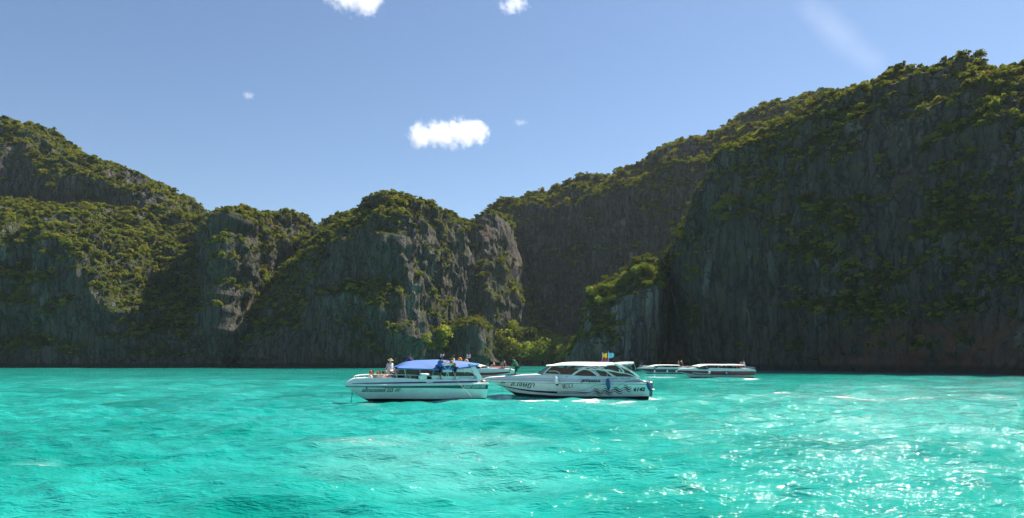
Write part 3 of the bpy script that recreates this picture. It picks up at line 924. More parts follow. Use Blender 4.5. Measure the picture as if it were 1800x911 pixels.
class Boat:
    """local frame: x from bow tip (0) to stern (L), y from the side facing the bay (-) to the far side (+), z up from the waterline"""
    def __init__(s, name, label, group, pxb, Yb, pxs, Ys, B, zr, zk, ex, fine=0.5, cat="speedboat"):
        a = wp(pxb, HORIZON, Yb)[:2]; b = wp(pxs, HORIZON, Ys)[:2]
        s.O = np.array([a[0], a[1]]); d = b - a; s.L = float(np.linalg.norm(d)); s.ang = math.atan2(d[1], d[0])
        s.ax = d / s.L; s.ay = np.array([-s.ax[1], s.ax[0]])
        s.B, s._zr, s._zk, s._ex, s.fine = B, zr, zk, ex, fine
        s.e = empty(name, (a[0], a[1], 0), s.ang); tag(s.e, label, cat, group)
    def at(s, px, py, w):
        """local point seen at a photograph pixel, on the vertical plane y = w of this boat"""
        dx, dz = (px - 900) / FOC, -(py - HORIZON) / FOC
        dv = np.array([dx, 1.0])
        t = (w + s.O @ s.ay) / (dv @ s.ay)
        p = dv * t
        return np.array([(p - s.O) @ s.ax, w, CAMH + dz * t])
    def f(s, tab, x): return float(np.interp(x, [q[0] for q in tab], [q[1] for q in tab]))
    def zr(s, x): return s.f(s._zr, x)
    def zk(s, x): return s.f(s._zk, x)
    def beam(s, x):
        t = min(1.0, max(0.0, x / (s.fine * s.L)))
        return s.B * (0.03 + 0.97 * (1 - (1 - t) ** 2.1)) * (1 - 0.06 * max(0, x / s.L - 0.6) / 0.4)
    def half(s, x, z):
        q = min(1.0, max(0.0, (z - s.zk(x)) / max(0.02, s.zr(x) - s.zk(x))))
        return s.beam(x) * q ** s.f(s._ex, x)
    def hullpt(s, px, py, off=0.014, fn=None):
        fn = fn or s.half
        w = -s.B
        for _ in range(6):
            p = s.at(px, py, w); w = -(fn(p[0], p[2]) + off)
        return (p[0], w, p[2])
    def strip(s, name, mat, x0, x1, zlo, zhi, off=0.012, nx=40, nz=3, fn=None, both=True):
        """band lying on the hull side between two height curves"""
        fn = fn or s.half; mb = MB()
        for sd in ((-1, 1) if both else (-1,)):
            P = []
            for i in range(nx):
                x = x0 + (x1 - x0) * i / (nx - 1); lo, hi = zlo(x), zhi(x)
                P.append([(x, sd * (fn(x, lo + (hi - lo) * j / nz) + off), lo + (hi - lo) * j / nz) for j in range(nz + 1)])
            mb.grid(P)
        return mb.build(name, mat, s.e)
    def hull(s, bottom, mat=GELCOAT, bmat=BLACKB, nx=56, nz=12):
        xs = [s.L * (i / (nx - 1)) ** 1.4 for i in range(nx)]
        for nm, m, rng_ in (("hull_bottom", bmat, lambda x: (s.zk(x), min(max(bottom(x), s.zk(x)), s.zr(x)))), ("hull", mat, lambda x: (min(max(bottom(x), s.zk(x)), s.zr(x)), s.zr(x)))):
            mb = MB()
            for sd in (-1, 1):
                P = []
                for x in xs:
                    lo, hi = rng_(x)
                    P.append([(x, sd * s.half(x, lo + (hi - lo) * j / nz), lo + (hi - lo) * j / nz) for j in range(nz + 1)])
                mb.grid(P if sd > 0 else [r[::-1] for r in P])
            lo, hi = rng_(s.L)       # transom
            zs = [lo + (hi - lo) * j / nz for j in range(nz + 1)]
            mb.add([(s.L, -s.half(s.L, z), z) for z in zs] + [(s.L, s.half(s.L, z), z) for z in zs],
                   [(j, j + 1, nz + 2 + j, nz + 1 + j) for j in range(nz)])
            mb.build(nm, m, s.e)
    def text(s, body, name, mat, x0, y0, x1, y1, shear=0.0, bold=0.0, fn=None, plane=None, off=0.016, slope=0.0):
        """painted lettering filling the pixel box x0..x1, y0 (bottom)..y1 (top), laid on the hull side or on a flat side wall"""
        c = bpy.data.curves.new(name, 'FONT'); c.body = body; c.size = 1; c.shear = shear; c.offset = bold; c.resolution_u = 3
        o = bpy.data.objects.new(name, c); COL.objects.link(o)
        bpy.context.view_layer.update()
        me = bpy.data.meshes.new_from_object(o.evaluated_get(bpy.context.evaluated_depsgraph_get()))
        COL.objects.unlink(o); bpy.data.objects.remove(o)
        co = np.array([v.co[:] for v in me.vertices]); mn, mx = co.min(0), co.max(0)
        for v, q in zip(me.vertices, co):
            fx = (q[0] - mn[0]) / (mx[0] - mn[0]); fy = (q[1] - mn[1]) / (mx[1] - mn[1])
            px = x0 + (x1 - x0) * fx; py = y0 + (y1 - y0) * fy + slope * fx
            v.co = s.hullpt(px, py, off, fn) if plane is None else tuple(s.at(px, py, plane))
        me.name = name; me.materials.clear(); me.materials.append(mat); me.update()
        return link(name, me, None, s.e)
    def ribbon(s, mb, pts, wid, fn=None, off=0.014, n=20):
        """painted line following pixel points on the hull, wid in pixels"""
        C = curve_pts(pts, n)
        rows = []
        for k, p in enumerate(C):
            d = C[min(k + 1, n - 1)] - C[max(k - 1, 0)]; d = d / (np.linalg.norm(d) + 1e-9)
            w = wid(k / (n - 1)) if callable(wid) else wid
            nn = np.array([-d[1], d[0]]) * w / 2
            rows.append([s.hullpt(*(p + nn), off, fn), s.hullpt(*(p - nn), off, fn)])
        mb.grid(rows)
    def panel(s, name, mat, pts, w, thick=0.05, parent=None, both=False):
        """flat piece traced on the plane y = w, given its own thickness"""
        mb = MB(); poly = [s.at(px, py, w) for px, py in pts]
        mb.prism(poly, (0, thick, 0))
        if both: mb.prism([(p[0], -p[1], p[2]) for p in poly], (0, -thick, 0))
        return mb.build(name, mat, parent or s.e, smooth=False)

def flag(boat, pxpole, py0, py1, w, fx0, fx1, fy0, fy1, mats, label, name="flag", group=None, round_end=False):
    """small flag waving from a thin pole that stands on the boat"""
    a = boat.at(pxpole, py0, w); b = boat.at(pxpole + 0.6, py1, w)
    Mx = boat.e.matrix_basis
    base = Vector(boat.O.tolist() + [0]) 
    rot = Matrix.Rotation(boat.ang, 3, 'Z')
    e = empty(name, Vector((boat.O[0], boat.O[1], 0)) + rot @ Vector(a), boat.ang)
    tag(e, label, "flag", group)
    rel = lambda p: tuple(np.array(p) - a)
    MB().tube([rel(a), rel(b)], 0.018, 6).build("pole", WPIPE, e)
    mb = MB(); nst = len(mats); nx = 12
    h = [(fy1 + (fy0 - fy1) * k / nst) for k in range(nst + 1)]
    for k in range(nst):
        mb.cur = k
        P = []
        for i in range(nx + 1):
            f = i / nx; px = fx0 + (fx1 - fx0) * f
            yy = [h[k], h[k + 1]]
            if round_end:
                mid = (fy0 + fy1) / 2; sc = math.sqrt(max(0.02, 1 - max(0, (f - 0.35) / 0.65) ** 2)); yy = [mid + (q - mid) * sc for q in yy]
            row = []
            for q in yy:
                p = boat.at(px, q + 0.5 * math.sin(f * 5), w); p = p + np.array([0, 0.07 * math.sin(f * 8.0 + k * 0.2), 0]) * f
                row.append(rel(p))
            P.append(row)
        mb.grid(P)
    mb.build("cloth", mats, e)
    return e

def put(o, boat, loc, rz=0.0):
    """place a thing at a boat's local point"""
    rot = Matrix.Rotation(boat.ang, 3, 'Z')
    o.location = Vector((boat.O[0], boat.O[1], 0)) + rot @ Vector(loc)
    o.rotation_euler = (0, 0, boat.ang + rz)
    return o
# ------------------------------------------------------------------ boat with the blue canopy (left)
GRP = "speedboats in the bay"
b1 = Boat("speedboat", "white speedboat with a blue canopy and navy stripe, people aboard, leftmost in the bay", GRP, 606, 51.3, 846, 56.2, 1.55,
          [(0, 1.20), (3, 1.19), (12, 1.22)], [(0, 1.15), (0.5, 0.80), (1.1, 0.33), (1.8, -0.06), (4, -0.35), (12, -0.38)], [(0, 0.85), (2.5, 0.62), (5, 0.40), (12, 0.26)])
b1.hull(lambda x: float(np.interp(x, [0, 1.7, 3.0, 5.0, 7.0, 12], [0.2, 0.14, 0.15, 0.09, 0.03, 0.02])))
Z1 = [(0, 1.27), (0.25, 1.50), (0.65, 1.70), (1.5, 1.74), (4.2, 1.72), (5.4, 1.62), (7, 1.56), (12, 1.53)]
zt1 = lambda x: float(np.interp(x, [q[0] for q in Z1], [q[1] for q in Z1]))
up1 = lambda x, z: max(0.0, b1.beam(max(x, 0.02)) - 0.02 - 0.30 * max(0, z - 1.24))
SE1 = float(b1.at(845, 668, -1.5)[0])
b1.strip("topside", GELCOAT, 0.02, SE1, lambda x: 1.22, zt1, 0.0, 50, 5, up1)
mb = MB()
for sd in (-1, 1):
    xs = np.linspace(0.0, b1.L, 50)
    mb.grid([[(x, sd * (b1.beam(x) + o), b1.zr(x) + dz) for o, dz in ((0.0, -0.045), (0.05, -0.03), (0.055, 0.02), (0.02, 0.05), (-0.06, 0.05))] for x in xs])
mb.build("rub_rail", GELCOAT, b1.e)
b1.strip("navy_stripe", NAVY, float(b1.at(619, 674, -0.3)[0]), float(b1.at(840, 671, -1.5)[0]),
         lambda x: 1.30, lambda x: float(np.interp(x, [0, 1.5, 4, 12], [1.31, 1.37, 1.41, 1.43])), 0.012, 50, 2, up1)
b1.strip("teal_band", TEALB, 0.05, b1.L - 0.01, lambda x: float(np.interp(x, [0, 3, 7, 9.5, 12], [1.06, 0.99, 0.91, 0.80, 0.72])), lambda x: float(np.interp(x, [0, 8, 12], [1.12, 1.10, 1.15])), 0.010, 60, 4)
b1.strip("pale_line", GELCOAT, 0.2, b1.L - 0.02, lambda x: 1.105, lambda x: 1.135, 0.022, 50, 1)
# transom edge of the band and the swim platform
MB().box((b1.L - 0.35, 0, 1.20), (0.9, 2.75, 0.10), bev=0.03).build("swim_platform", GELCOAT, b1.e)
# deck, side decks, cockpit
mb = MB()
xs = np.linspace(0.1, 2.0, 16); mb.grid([[(x, w * up1(x, zt1(x)), zt1(x) + 0.03 * (1 - w * w)) for w in np.linspace(-1, 1, 9)] for x in xs])
for sd in (-1, 1):
    xs = np.linspace(2.0, SE1, 40); mb.grid([[(x, sd * (up1(x, zt1(x)) - o), zt1(x) + 0.004) for o in (0, 0.15, 0.32)] for x in xs])
mb.build("deck", DECKW, b1.e)
mb = MB()
for sd in (-1, 1):
    xs = np.linspace(2.0, SE1, 40); mb.grid([[(x, sd * (up1(x, zt1(x)) - 0.33), z) for z in (zt1(x), 0.92)] for x in xs])
xs = np.linspace(2.0, SE1, 20); mb.grid([[(x, w * (up1(x, zt1(x)) - 0.33), 0.92) for w in (-1, 0, 1)] for x in xs])
mb.box((2.0, 0, 1.32), (0.05, 2 * (up1(2.0, 1.7) - 0.33), 0.8))
mb.build("cockpit_liner", DECKW, b1.e)
mb = MB()
for sd in (-1, 1): mb.box((3.65, sd * 0.66, 1.08), (1.6, 0.40, 0.32), bev=0.04)
mb.build("bench_seat", SEATV, b1.e)
# cabin: low white side wall, dark glass, inner mass of seats and console
WC = -1.27
px2s = lambda px, w=WC: float(b1.at(px, 660, w)[0])
sA, sB = px2s(757), px2s(845)
mb = MB()
for sd in (-1, 1):
    mb.prism([(sA, sd * 1.27, 1.50), (sB, sd * 1.27, 1.50), (sB, sd * 1.27, 1.86), (sA + 0.1, sd * 1.27, 1.88)], (0, -sd * 0.06, 0))
mb.box((sB - 0.03, 0, 1.66), (0.06, 2.42, 0.40))
mb.build("side_wall", GELCOAT, b1.e, smooth=False)
b1.panel("windshield", TINT, [(696, 660.5), (702.5, 650.5), (772, 651), (778, 661), (757, 662.8)], -1.18, 0.05, both=True)
mb = MB()
p0 = b1.at(697, 660.5, -1.1); p1 = b1.at(702.5, 650.5, -1.0)
mb.grid([[(p0[0] - 0.25 * (1 - abs(w)), w * 1.18, 1.74) for w in np.linspace(-1, 1, 9)], [(p1[0] - 0.1 * (1 - abs(w)), w * 1.12, p1[2]) for w in np.linspace(-1, 1, 9)]])
mb.build("front_glass", TINT, b1.e)
mb = MB()
for k in range(5):
    x = px2s(706) + 1.05 * k
    for sd in (-1, 1): mb.box((x + 0.4, sd * 0.62, 1.42), (0.5, 0.75, 0.5), bev=0.05).box((x + 0.68, sd * 0.62, 1.80), (0.12, 0.75, 0.62), ry=0.15, bev=0.04)
mb.box((px2s(704) + 0.25, 0.1, 1.6), (0.4, 1.9, 0.7), bev=0.05)
mb.build("cabin_seats", DARKIN, b1.e)
wn_ = b1.panel("window", TINTG, [(779, 661.5), (779, 654.8), (806, 654.2), (822, 654.3), (830, 656.3), (834, 660.6), (834, 661.4)], -1.30, 0.05)
b1.panel("frame", GELCOAT, [(783, 653.9), (783, 652.6), (826, 652.2), (838, 660.4), (836.5, 661.2), (829, 654.6), (822, 653.4)], -1.325, 0.06, parent=wn_)
for y in (648.0, 650.3): MB().tube([b1.at(802, y + 1.0, -1.25), b1.at(836, y - 0.6, -1.25)], 0.035).build("inner_rail", WPIPE, b1.e)
MB().tube([b1.at(802, 651.6, 1.15), b1.at(838, 649, 1.15)], 0.03).build("inner_rail", WPIPE, b1.e)
# canopy
edge = curve_pts([(698.6, 646.6), (722, 647.6), (760, 648.6), (781, 648.9), (812, 646.0), (842.5, 640.8)], 30)
crest = curve_pts([(700, 645.0), (707, 638.2), (720, 634.4), (751, 632.2), (781, 632.6), (812, 634.8), (843, 639.2)], 30)
mb = MB(); P = []
for k in range(30):
    a = b1.at(*edge[k], -1.42); c = b1.at(*crest[k], 0.0)
    row = []
    for w in np.linspace(-1, 1, 17):
        sag = 0.05 * abs(math.sin(k / 29 * math.pi * 5)) * (1 - abs(w)) 
        z = a[2] + (c[2] - a[2]) * (1 - abs(w) ** 2.2) - sag * 0.5
        row.append((a[0] * abs(w) + c[0] * (1 - abs(w)), 1.42 * w, z))
    P.append(row)
mb.grid(P)
mb.grid([[(p[0], p[1], p[2]), (p[0], p[1] * 1.004, p[2] - 0.09)] for p in [r[0] for r in P]])
mb.grid([[(p[0], p[1], p[2]), (p[0], p[1] * 1.004, p[2] - 0.09)] for p in [r[-1] for r in P]])
canopy = mb.build("canopy", BLUEC, b1.e)
mb = MB()
for k in (2, 8, 14, 20, 26):
    mb.tube([(x, y, z - 0.035) for x, y, z in P[k]], 0.02)
mb.build("canopy_bow", STEEL, canopy)
for px, dpx in ((711, 3), (738, 0), (762, -2), (800, -4), (815, 3)):
    for sd in (-1, 1):
        a = b1.at(px + dpx, 663, -1.2); c = b1.at(px, 647.5, -1.36)
        MB().tube([(a[0], sd * 1.2, 1.6), (c[0], sd * 1.36, c[2])], 0.022).build("canopy_pole", STEEL, b1.e)
# raked arch at the stern
mb = MB()
poly = [(825.5, 640.2), (831, 640.0), (836, 645), (850, 667.5), (838.5, 667.5), (832.5, 655)]
loc = [b1.at(px, py, -1.36) for px, py in poly]
for sd in (-1, 1):
    mb.prism([(p[0], sd * 1.36, p[2]) for p in loc], (0, -sd * 0.13, 0))
a, c = loc[0], loc[1]
mb.box(((a[0] + c[0]) / 2, 0, a[2] - 0.06), (abs(c[0] - a[0]) + 0.05, 2.46, 0.10))
mb.build("arch", GELCOAT, b1.e, smooth=False)
# padded white bolster hanging on the gunwale
mb = MB(); q = b1.at(744, 663, -1.5)
mb.box((q[0] - 0.05, -1.45, q[2] - 0.02), (0.62, 0.34, 0.44), ry=-0.25, bev=0.07)
mb.box((q[0] + 0.10, -1.45, q[2] + 0.20), (0.72, 0.44, 0.17), ry=0.05, bev=0.06)
mb.build("locker", GELCOAT, b1.e)
MB().box((b1.at(758.5, 665, -1.31)[0], -1.305, 1.66), (0.10, 0.02, 0.09)).build("vent", INK, b1.e)
mb = MB(); q = b1.at(755, 671.8, -1.5); mb.box((q[0], -(up1(q[0], q[2]) + 0.02), q[2]), (0.55, 0.02, 0.09)); mb.build("name_plate", GEL_GREY, b1.e)
# bow rails
for sd in (-1, 1):
    mb = MB()
    pts = [(0.75, 0.30, 1.70), (0.85, 0.34, 1.92), (1.6, 0.72, 2.00), (2.6, 1.02, 2.02), (3.6, 1.20, 2.0), (4.6, 1.28, 1.98), (5.8, 1.33, 1.92), (6.6, 1.36, 1.86)]
    mb.tube([(x, sd * y, z - 0.04) for x, y, z in curve_pts(pts, 30)], 0.021)
    for x, y in ((1.6, .72), (2.6, 1.02), (3.6, 1.20), (4.6, 1.28), (5.8, 1.33)): mb.tube([(x + 0.12, sd * y, zt1(x)), (x, sd * y, 1.96)], 0.016)
    mb.build("bow_rail", WPIPE, b1.e)
for x in (0.9, 3.3, 6.9, 9.8): MB().tube([(x - 0.12, -up1(x, zt1(x)) + 0.08, zt1(x) + 0.06), (x + 0.12, -up1(x, zt1(x)) + 0.08, zt1(x) + 0.06)], 0.02).build("cleat", STEEL, b1.e)
# lettering
b1.text("แอ๊ดแวนเจอร์ 555", "lettering", INK, 636, 689.4, 692.5, 681.2, 0.45, 0.022)
b1.text("SPEED", "lettering", INK, 695.5, 685.9, 704.5, 683.0, 0.4, 0.01)
b1.text("BOAT", "lettering", INK, 694, 688.8, 703, 686.2, 0.4, 0.01)
b1.text("PHUKET-ADVENTURES", "lettering", WHITEINK, 815, 682.6, 853.5, 677.8, 0.4, 0.0, off=0.03, slope=-0.7)
b1.text("แอ๊ดแวนเจอร์ 2", "lettering", NAVY, 807, 664.6, 829, 661.8, 0.1, 0.0, plane=-1.335)
b1.text("555", "lettering", INK, 832, 665.6, 838, 660.8, 0.0, 0.01, plane=-1.375)
for (x, w, a) in ((b1.L - 0.3, -0.45, 0), (b1.L - 0.3, 0.45, 0)):
    mb = MB(); mb.box((x + 0.25, w, 1.15), (0.5, 0.42, 0.62), ry=0.2, bev=0.09).box((x + 0.3, w, 0.5), (0.2, 0.16, 0.9), ry=0.1)
    mb.build("outboard_motor", GREYD, b1.e)
TH = [REDC, WHITEC, NAVY, WHITEC, REDC]
flag(b1, 774.3, 633, 622.0, 0.4, 775, 781.5, 626.8, 621.8, TH, "small striped red, white and blue flag above the man in the blue shirt", group="striped flags on the blue canopy boat")
flag(b1, 820.5, 636, 622.5, 0.4, 821.3, 827.8, 630.2, 622.6, TH, "small striped red, white and blue flag near the rear end of the blue canopy", group="striped flags on the blue canopy boat")
# ropes
def rope(name, label, pts, r, mat, boat, cat="rope"):
    e = MB().tube([tuple(p) for p in curve_pts(pts, 16)], r, 6).build(name, mat, None)
    e.location = (boat.O[0], boat.O[1], 0); e.rotation_euler = (0, 0, boat.ang)
    tag(e, label, cat); return e
rope("mooring_rope", "white rope running from the shirtless man down the hull into the water", [b1.at(796, 652, -1.45), b1.at(803.5, 669, -1.58), b1.at(814, 682, -1.9), b1.at(826, 694, -2.4), b1.at(828, 697.5, -2.5)], 0.018, ROPEW, b1)
rope("anchor_rope", "dark anchor rope hanging from the bow of the blue canopy boat", [b1.at(612.5, 681, 0), b1.at(619, 687.5, 0), b1.at(618, 700, 0), b1.at(616.5, 713, 0)], 0.022, ROPED, b1)
mb = MB(); fr = b1.at
mb.box(tuple((b1.at(786, 641.5, -1.35) + b1.at(790, 641.5, -1.35)) / 2), (0.75, 0.5, 0.05), ry=-0.12)
for (x0, y0, x1, y1) in ((780, 643, 787, 652), (793.5, 642, 786, 652), (786.5, 651, 784.5, 664), (786.5, 651, 789, 664), (781, 643, 793, 642)):
    for w in (-1.5, -1.2): mb.tube([b1.at(x0, y0, w), b1.at(x1, y1, w)], 0.022)
st = mb.build("folding_table", WPIPE, None); st.location = (b1.O[0], b1.O[1], 0); st.rotation_euler = (0, 0, b1.ang)
tag(st, "white folding table with crossed legs between the two standing men", "folding table")
for px, py, m, lab in ((808.5, 632.3, ORANGE, "orange life vest lying on the blue canopy"), (819.5, 635.3, WOODP, "tan crumpled bundle on the blue canopy near its rear")):
    q = b1.at(px, py, 0.2); mb = MB()
    mb.ell((0, 0, 0.0), (0.17, 0.2, 0.2), 10, 6).ell((0.12, 0.1, -0.05), (0.14, 0.16, 0.13), 9, 6).ell((-0.12, -0.08, -0.06), (0.13, 0.15, 0.12), 9, 6)
    o = mb.build("life_vest" if m is ORANGE else "bundle", m, None); put(o, b1, q); tag(o, lab, "life vest" if m is ORANGE else "bundle")

# ------------------------------------------------------------------ boat with the white roof and wave decor (middle)
Y2 = 58.6
b2 = Boat("speedboat", "white speedboat with black wave decor, tinted arched windows and the number 6142", GRP, 846, 59.3, 1137, 58.6, 1.75,
          [(0, 1.33), (3, 1.28), (8, 1.22), (15, 1.14)], [(0, 1.28), (0.8, 1.18), (1.75, 0.80), (2.4, 0.42), (3.05, 0.0), (4.5, -0.35), (15, -0.42)], [(0, 0.9), (3, 0.60), (6, 0.36), (15, 0.24)], fine=0.55)
H2 = lambda px, py: b2.hullpt(px, py)
kb = [(882, 681), (895, 687), (909, 690.2), (930, 692.6), (947, 693.8), (982, 696.0), (1018, 696.9), (1080, 697.2), (1137, 696.6)]
kbp = [b2.hullpt(px, py) for px, py in kb]
b2.hull(lambda x: float(np.interp(x, [0] + [p[0] for p in kbp], [0.0] + [p[2] for p in kbp])))
tp = [(849, 667.5), (856, 664.0), (880, 662.3), (915, 660), (947, 658.6), (1000, 659.8), (1060, 662.5), (1117, 664.0), (1124, 666.5), (1134, 671.5)]
tpp = [b2.at(px, py, -1.5 if px > 900 else -0.6) for px, py in tp]
zt2 = lambda x: float(np.interp(x, [p[0] for p in tpp], [p[2] for p in tpp]))
up2 = lambda x, z: max(0.0, b2.beam(max(x, 0.02)) - 0.02 - 0.28 * max(0, z - b2.zr(max(0, x)) - 0.04))
b2.strip("topside", GEL_GREY, 0.15, b2.L - 0.15, lambda x: b2.zr(x) + 0.02, zt2, 0.0, 60, 5, up2)
mb = MB()
for sd in (-1, 1):
    xs = np.linspace(0.0, b2.L, 56)
    mb.grid([[(x, sd * (b2.beam(x) + o), b2.zr(x) + dz) for o, dz in ((0.0, -0.05), (0.05, -0.035), (0.055, 0.02), (0.02, 0.05), (-0.06, 0.05))] for x in xs])
mb.build("rub_rail", GELCOAT, b2.e)
b2.strip("dark_line", GREYD, 0.25, b2.L - 0.1, lambda x: b2.zr(x) - 0.115, lambda x: b2.zr(x) - 0.085, 0.012, 50, 1)
b2.strip("lilac_stripe", LILAC, 0.8, b2.L - 0.7, lambda x: b2.zr(x) + 0.10, lambda x: b2.zr(x) + 0.15, 0.012, 50, 1, up2)
b2.strip("lilac_stripe", LILAC, 1.4, b2.L - 0.8, lambda x: b2.zr(x) + 0.24, lambda x: b2.zr(x) + 0.28, 0.012, 50, 1, up2)
mb = MB(); xs = np.linspace(0.15, b2.L - 0.15, 50)
mb.grid([[(x, w * up2(x, zt2(x)), zt2(x) + 0.05 * (1 - w * w)) for w in np.linspace(-1, 1, 9)] for x in xs]); mb.build("deck", DECKW, b2.e)
MB().box((b2.L + 0.1, 0, 0.62), (0.7, 2.6, 0.08), bev=0.02).build("swim_platform", GELCOAT, b2.e)
mb = MB(); mb.box((b2.at(903, 657, 0.1)[0], 0.1, 1.84), (1.3, 1.3, 0.06), bev=0.02); mb.build("deck_hatch", GREYD, b2.e)
z2 = lambda x, y: (840 + x / 5.625, 610 + y / 5.625)      # traced on a 5.6 times enlargement
# stripe, slashes and waves on the hull side
mb = MB(); b2.ribbon(mb, [z2(198, 376), z2(300, 398), z2(420, 420), z2(560, 438), z2(690, 447), z2(788, 451)], lambda t: 0.9 + 2.9 * t ** 0.8, n=30); mb.build("blue_stripe", NAVY, b2.e)
mb = MB()
for k in range(13):
    x = 806 + 22 * k; l = 1.0 if k < 8 else 1.25
    top = 443 + (k > 6) * (k - 6) * 1.5
    b2.ribbon(mb, [z2(x - 14 * l, 467 - 0.4 * k), z2(x - 2, 455), z2(x + 20 * l + 5 * max(0, k - 6), top)], lambda t: 1.25 * (1 - 0.55 * t), n=8)
mb.build("slash_pattern", INK, b2.e)
mb = MB()
for k, (wx, wy) in enumerate(((1140, 412), (1238, 410), (1334, 396), (1440, 377))):
    for j, dy in enumerate((0, 21, 42)):
        mb.cur = 1 if j == 1 else 0
        sx = 1.0 if k < 3 else 0.8
        b2.ribbon(mb, [z2(wx - 8 + 4 * (2 - j), wy + dy + 12), z2(wx + 20 * sx, wy + dy + 1), z2(wx + 45 * sx, wy + dy + 14), z2(wx + 72 * sx, wy + dy + 26), z2(wx + 100 * sx, wy + dy + 10)],
                  lambda t: (1.1 if j != 1 else 1.9) * (0.35 + math.sin(math.pi * t)) , n=18)
mb.build("wave_pattern", [RED, INK], b2.e)
mb = MB()
b2.ribbon(mb, [z2(795, 436), z2(900, 440), z2(1000, 437), z2(1080, 415), z2(1150, 385), z2(1230, 372), z2(1275, 371)], 0.5, n=30)
b2.ribbon(mb, [z2(1060, 470), z2(1110, 450), z2(1150, 420), z2(1210, 412), z2(1250, 452), z2(1290, 470), z2(1320, 440), z2(1380, 392), z2(1420, 366)], 0.45, n=40)
mb.build("thin_line", GREYD, b2.e)
mb = MB()
b2.ribbon(mb, [z2(1425, 368), z2(1470, 345), z2(1530, 336), z2(1590, 339), z2(1640, 350), z2(1662, 358)], lambda t: 0.9, fn=lambda x, z: max(b2.half(x, z), b2.beam(x) * 0.99), off=0.03, n=24)
mb.build("red_arc", RED, b2.e)
b2.text("ส.เจษฎา", "lettering", INK, 897.5, 680.4, 940, 671.6, 0.25, 0.02, slope=2.5)
b2.text("ROCK", "lettering", GREYD, 990, 684.0, 1009, 675.5, 0.35, 0.0, slope=-2.5)
mb = MB()
for j in range(3): b2.ribbon(mb, [(986.5 + j, 676.8 + j * 2.1), (990, 676.8 + j * 2.1), (994, 676.9 + j * 2.1)], 1.0, n=6)
mb.build("emblem", [RED], b2.e)
mb = MB()
for j in range(5): b2.ribbon(mb, [(880 + j * 1.7, 674.2), (881 + j * 1.7, 672.6), (881.8 + j * 1.7, 671.2)], 0.7, n=6)
mb.build("bow_mark", INK, b2.e)
b2.text("JETSADA", "lettering", INK, 1020.5, 673.6, 1055.5, 667.6, 0.18, 0.045, off=0.07, fn=lambda x, z: max(b2.half(x, z), up2(x, z)), slope=0.4)
b2.text("6142", "lettering", INK, 1113.5, 688.2, 1134.0, 681.2, 0.22, 0.05, slope=-0.4)
mb = MB()      # line of small print, too small to read
for k in range(19):
    x = 1069.5 + 2.05 * k + 0.3 * math.sin(k * 2.3)
    if k in (8, 9): continue
    b2.ribbon(mb, [(x, 664.6 + 0.4 * math.sin(k)), (x + 0.6, 665.7), (x + 1.4, 664.8 + 0.3 * math.sin(k * 1.9))], 0.6, fn=up2, n=6)
mb.build("small_print", TEALB, b2.e)
# cabin side with tinted windows and arched frames
W2 = -1.50
b2.panel("cabin_side", GEL_GREY, [z2(*q) for q in ((640, 268), (700, 206), (1000, 224), (1030, 232), (1180, 236), (1290, 262), (1440, 268), (1572, 297), (1560, 312), (1250, 305), (950, 290))], W2 + 0.02, 0.06, both=True)
wins = [[(655, 262), (690, 228), (722, 200), (860, 210), (1000, 222), (928, 274), (800, 270)],
        [(950, 284), (975, 262), (1008, 241), (1035, 231), (1062, 229), (1090, 233), (1115, 243), (1150, 265), (1182, 287)],
        [(1158, 233), (1200, 233), (1240, 240), (1285, 262), (1328, 292), (1216, 287), (1190, 260)],
        [(1308, 250), (1370, 253), (1440, 264), (1510, 280), (1562, 296), (1370, 292), (1338, 276)],
        [(1392, 193), (1425, 203), (1460, 222), (1510, 252), (1575, 292), (1520, 277), (1442, 252), (1425, 228)],
        [(1292, 205), (1320, 188), (1355, 182), (1378, 200), (1396, 222), (1330, 222), (1300, 220)]]
for k, wv in enumerate(wins):
    b2.panel("window", TINT, [z2(*q) for q in wv], W2 - 0.012, 0.05)
    if k in (0, 1, 2, 3):
        poly = [b2.at(*z2(*q), W2 - 0.012) for q in wv]
        mb = MB(); mb.prism([(p[0], -p[1], p[2]) for p in poly], (0, -0.05, 0)); mb.build("window", TINT, b2.e, smooth=False)
def frame(pts, r, name="window_frame"):
    mb = MB()
    C = curve_pts([z2(*q) for q in pts], 22)
    loc = [b2.at(c[0], c[1], W2 - 0.035) for c in C]
    for sd in (1, -1): mb.tube([(p[0], p[1] * sd, p[2]) for p in loc], r, 8)
    mb.build(name, GELCOAT, b2.e)
frame([(926, 284), (965, 252), (1010, 230), (1060, 219), (1110, 232), (1150, 258), (1192, 290)], 0.055)
frame([(1120, 222), (1180, 224), (1240, 230), (1290, 254), (1345, 296)], 0.050)
frame([(1230, 226), (1310, 240), (1420, 254), (1500, 272), (1568, 300)], 0.040)
frame([(1350, 168), (1420, 188), (1490, 226), (1545, 265), (1592, 302)], 0.075)
frame([(1372, 178), (1410, 210), (1440, 240), (1436, 256), (1380, 250), (1310, 232)], 0.055)
frame([(1000, 223), (1060, 205), (1150, 200), (1230, 228)], 0.035)
frame([(1150, 232), (1230, 205), (1290, 178), (1340, 160)], 0.03)
frame([(1180, 182), (1230, 210), (1300, 240)], 0.03)
frame([(652, 262), (690, 226), (722, 196)], 0.04)
frame([(700, 240), (760, 238), (800, 252), (812, 268)], 0.022, "hand_rail")
mb = MB()
pl = [b2.at(*z2(*q), 0) for q in ((640, 266), (720, 196))]
mb.grid([[(pl[0][0] - 0.5 * (1 - w * w), 1.5 * w, pl[0][2]) for w in np.linspace(-1, 1, 11)], [(pl[1][0] - 0.3 * (1 - w * w), 1.42 * w, pl[1][2]) for w in np.linspace(-1, 1, 11)]])
mb.build("front_glass", TINT, b2.e)
mb = MB()
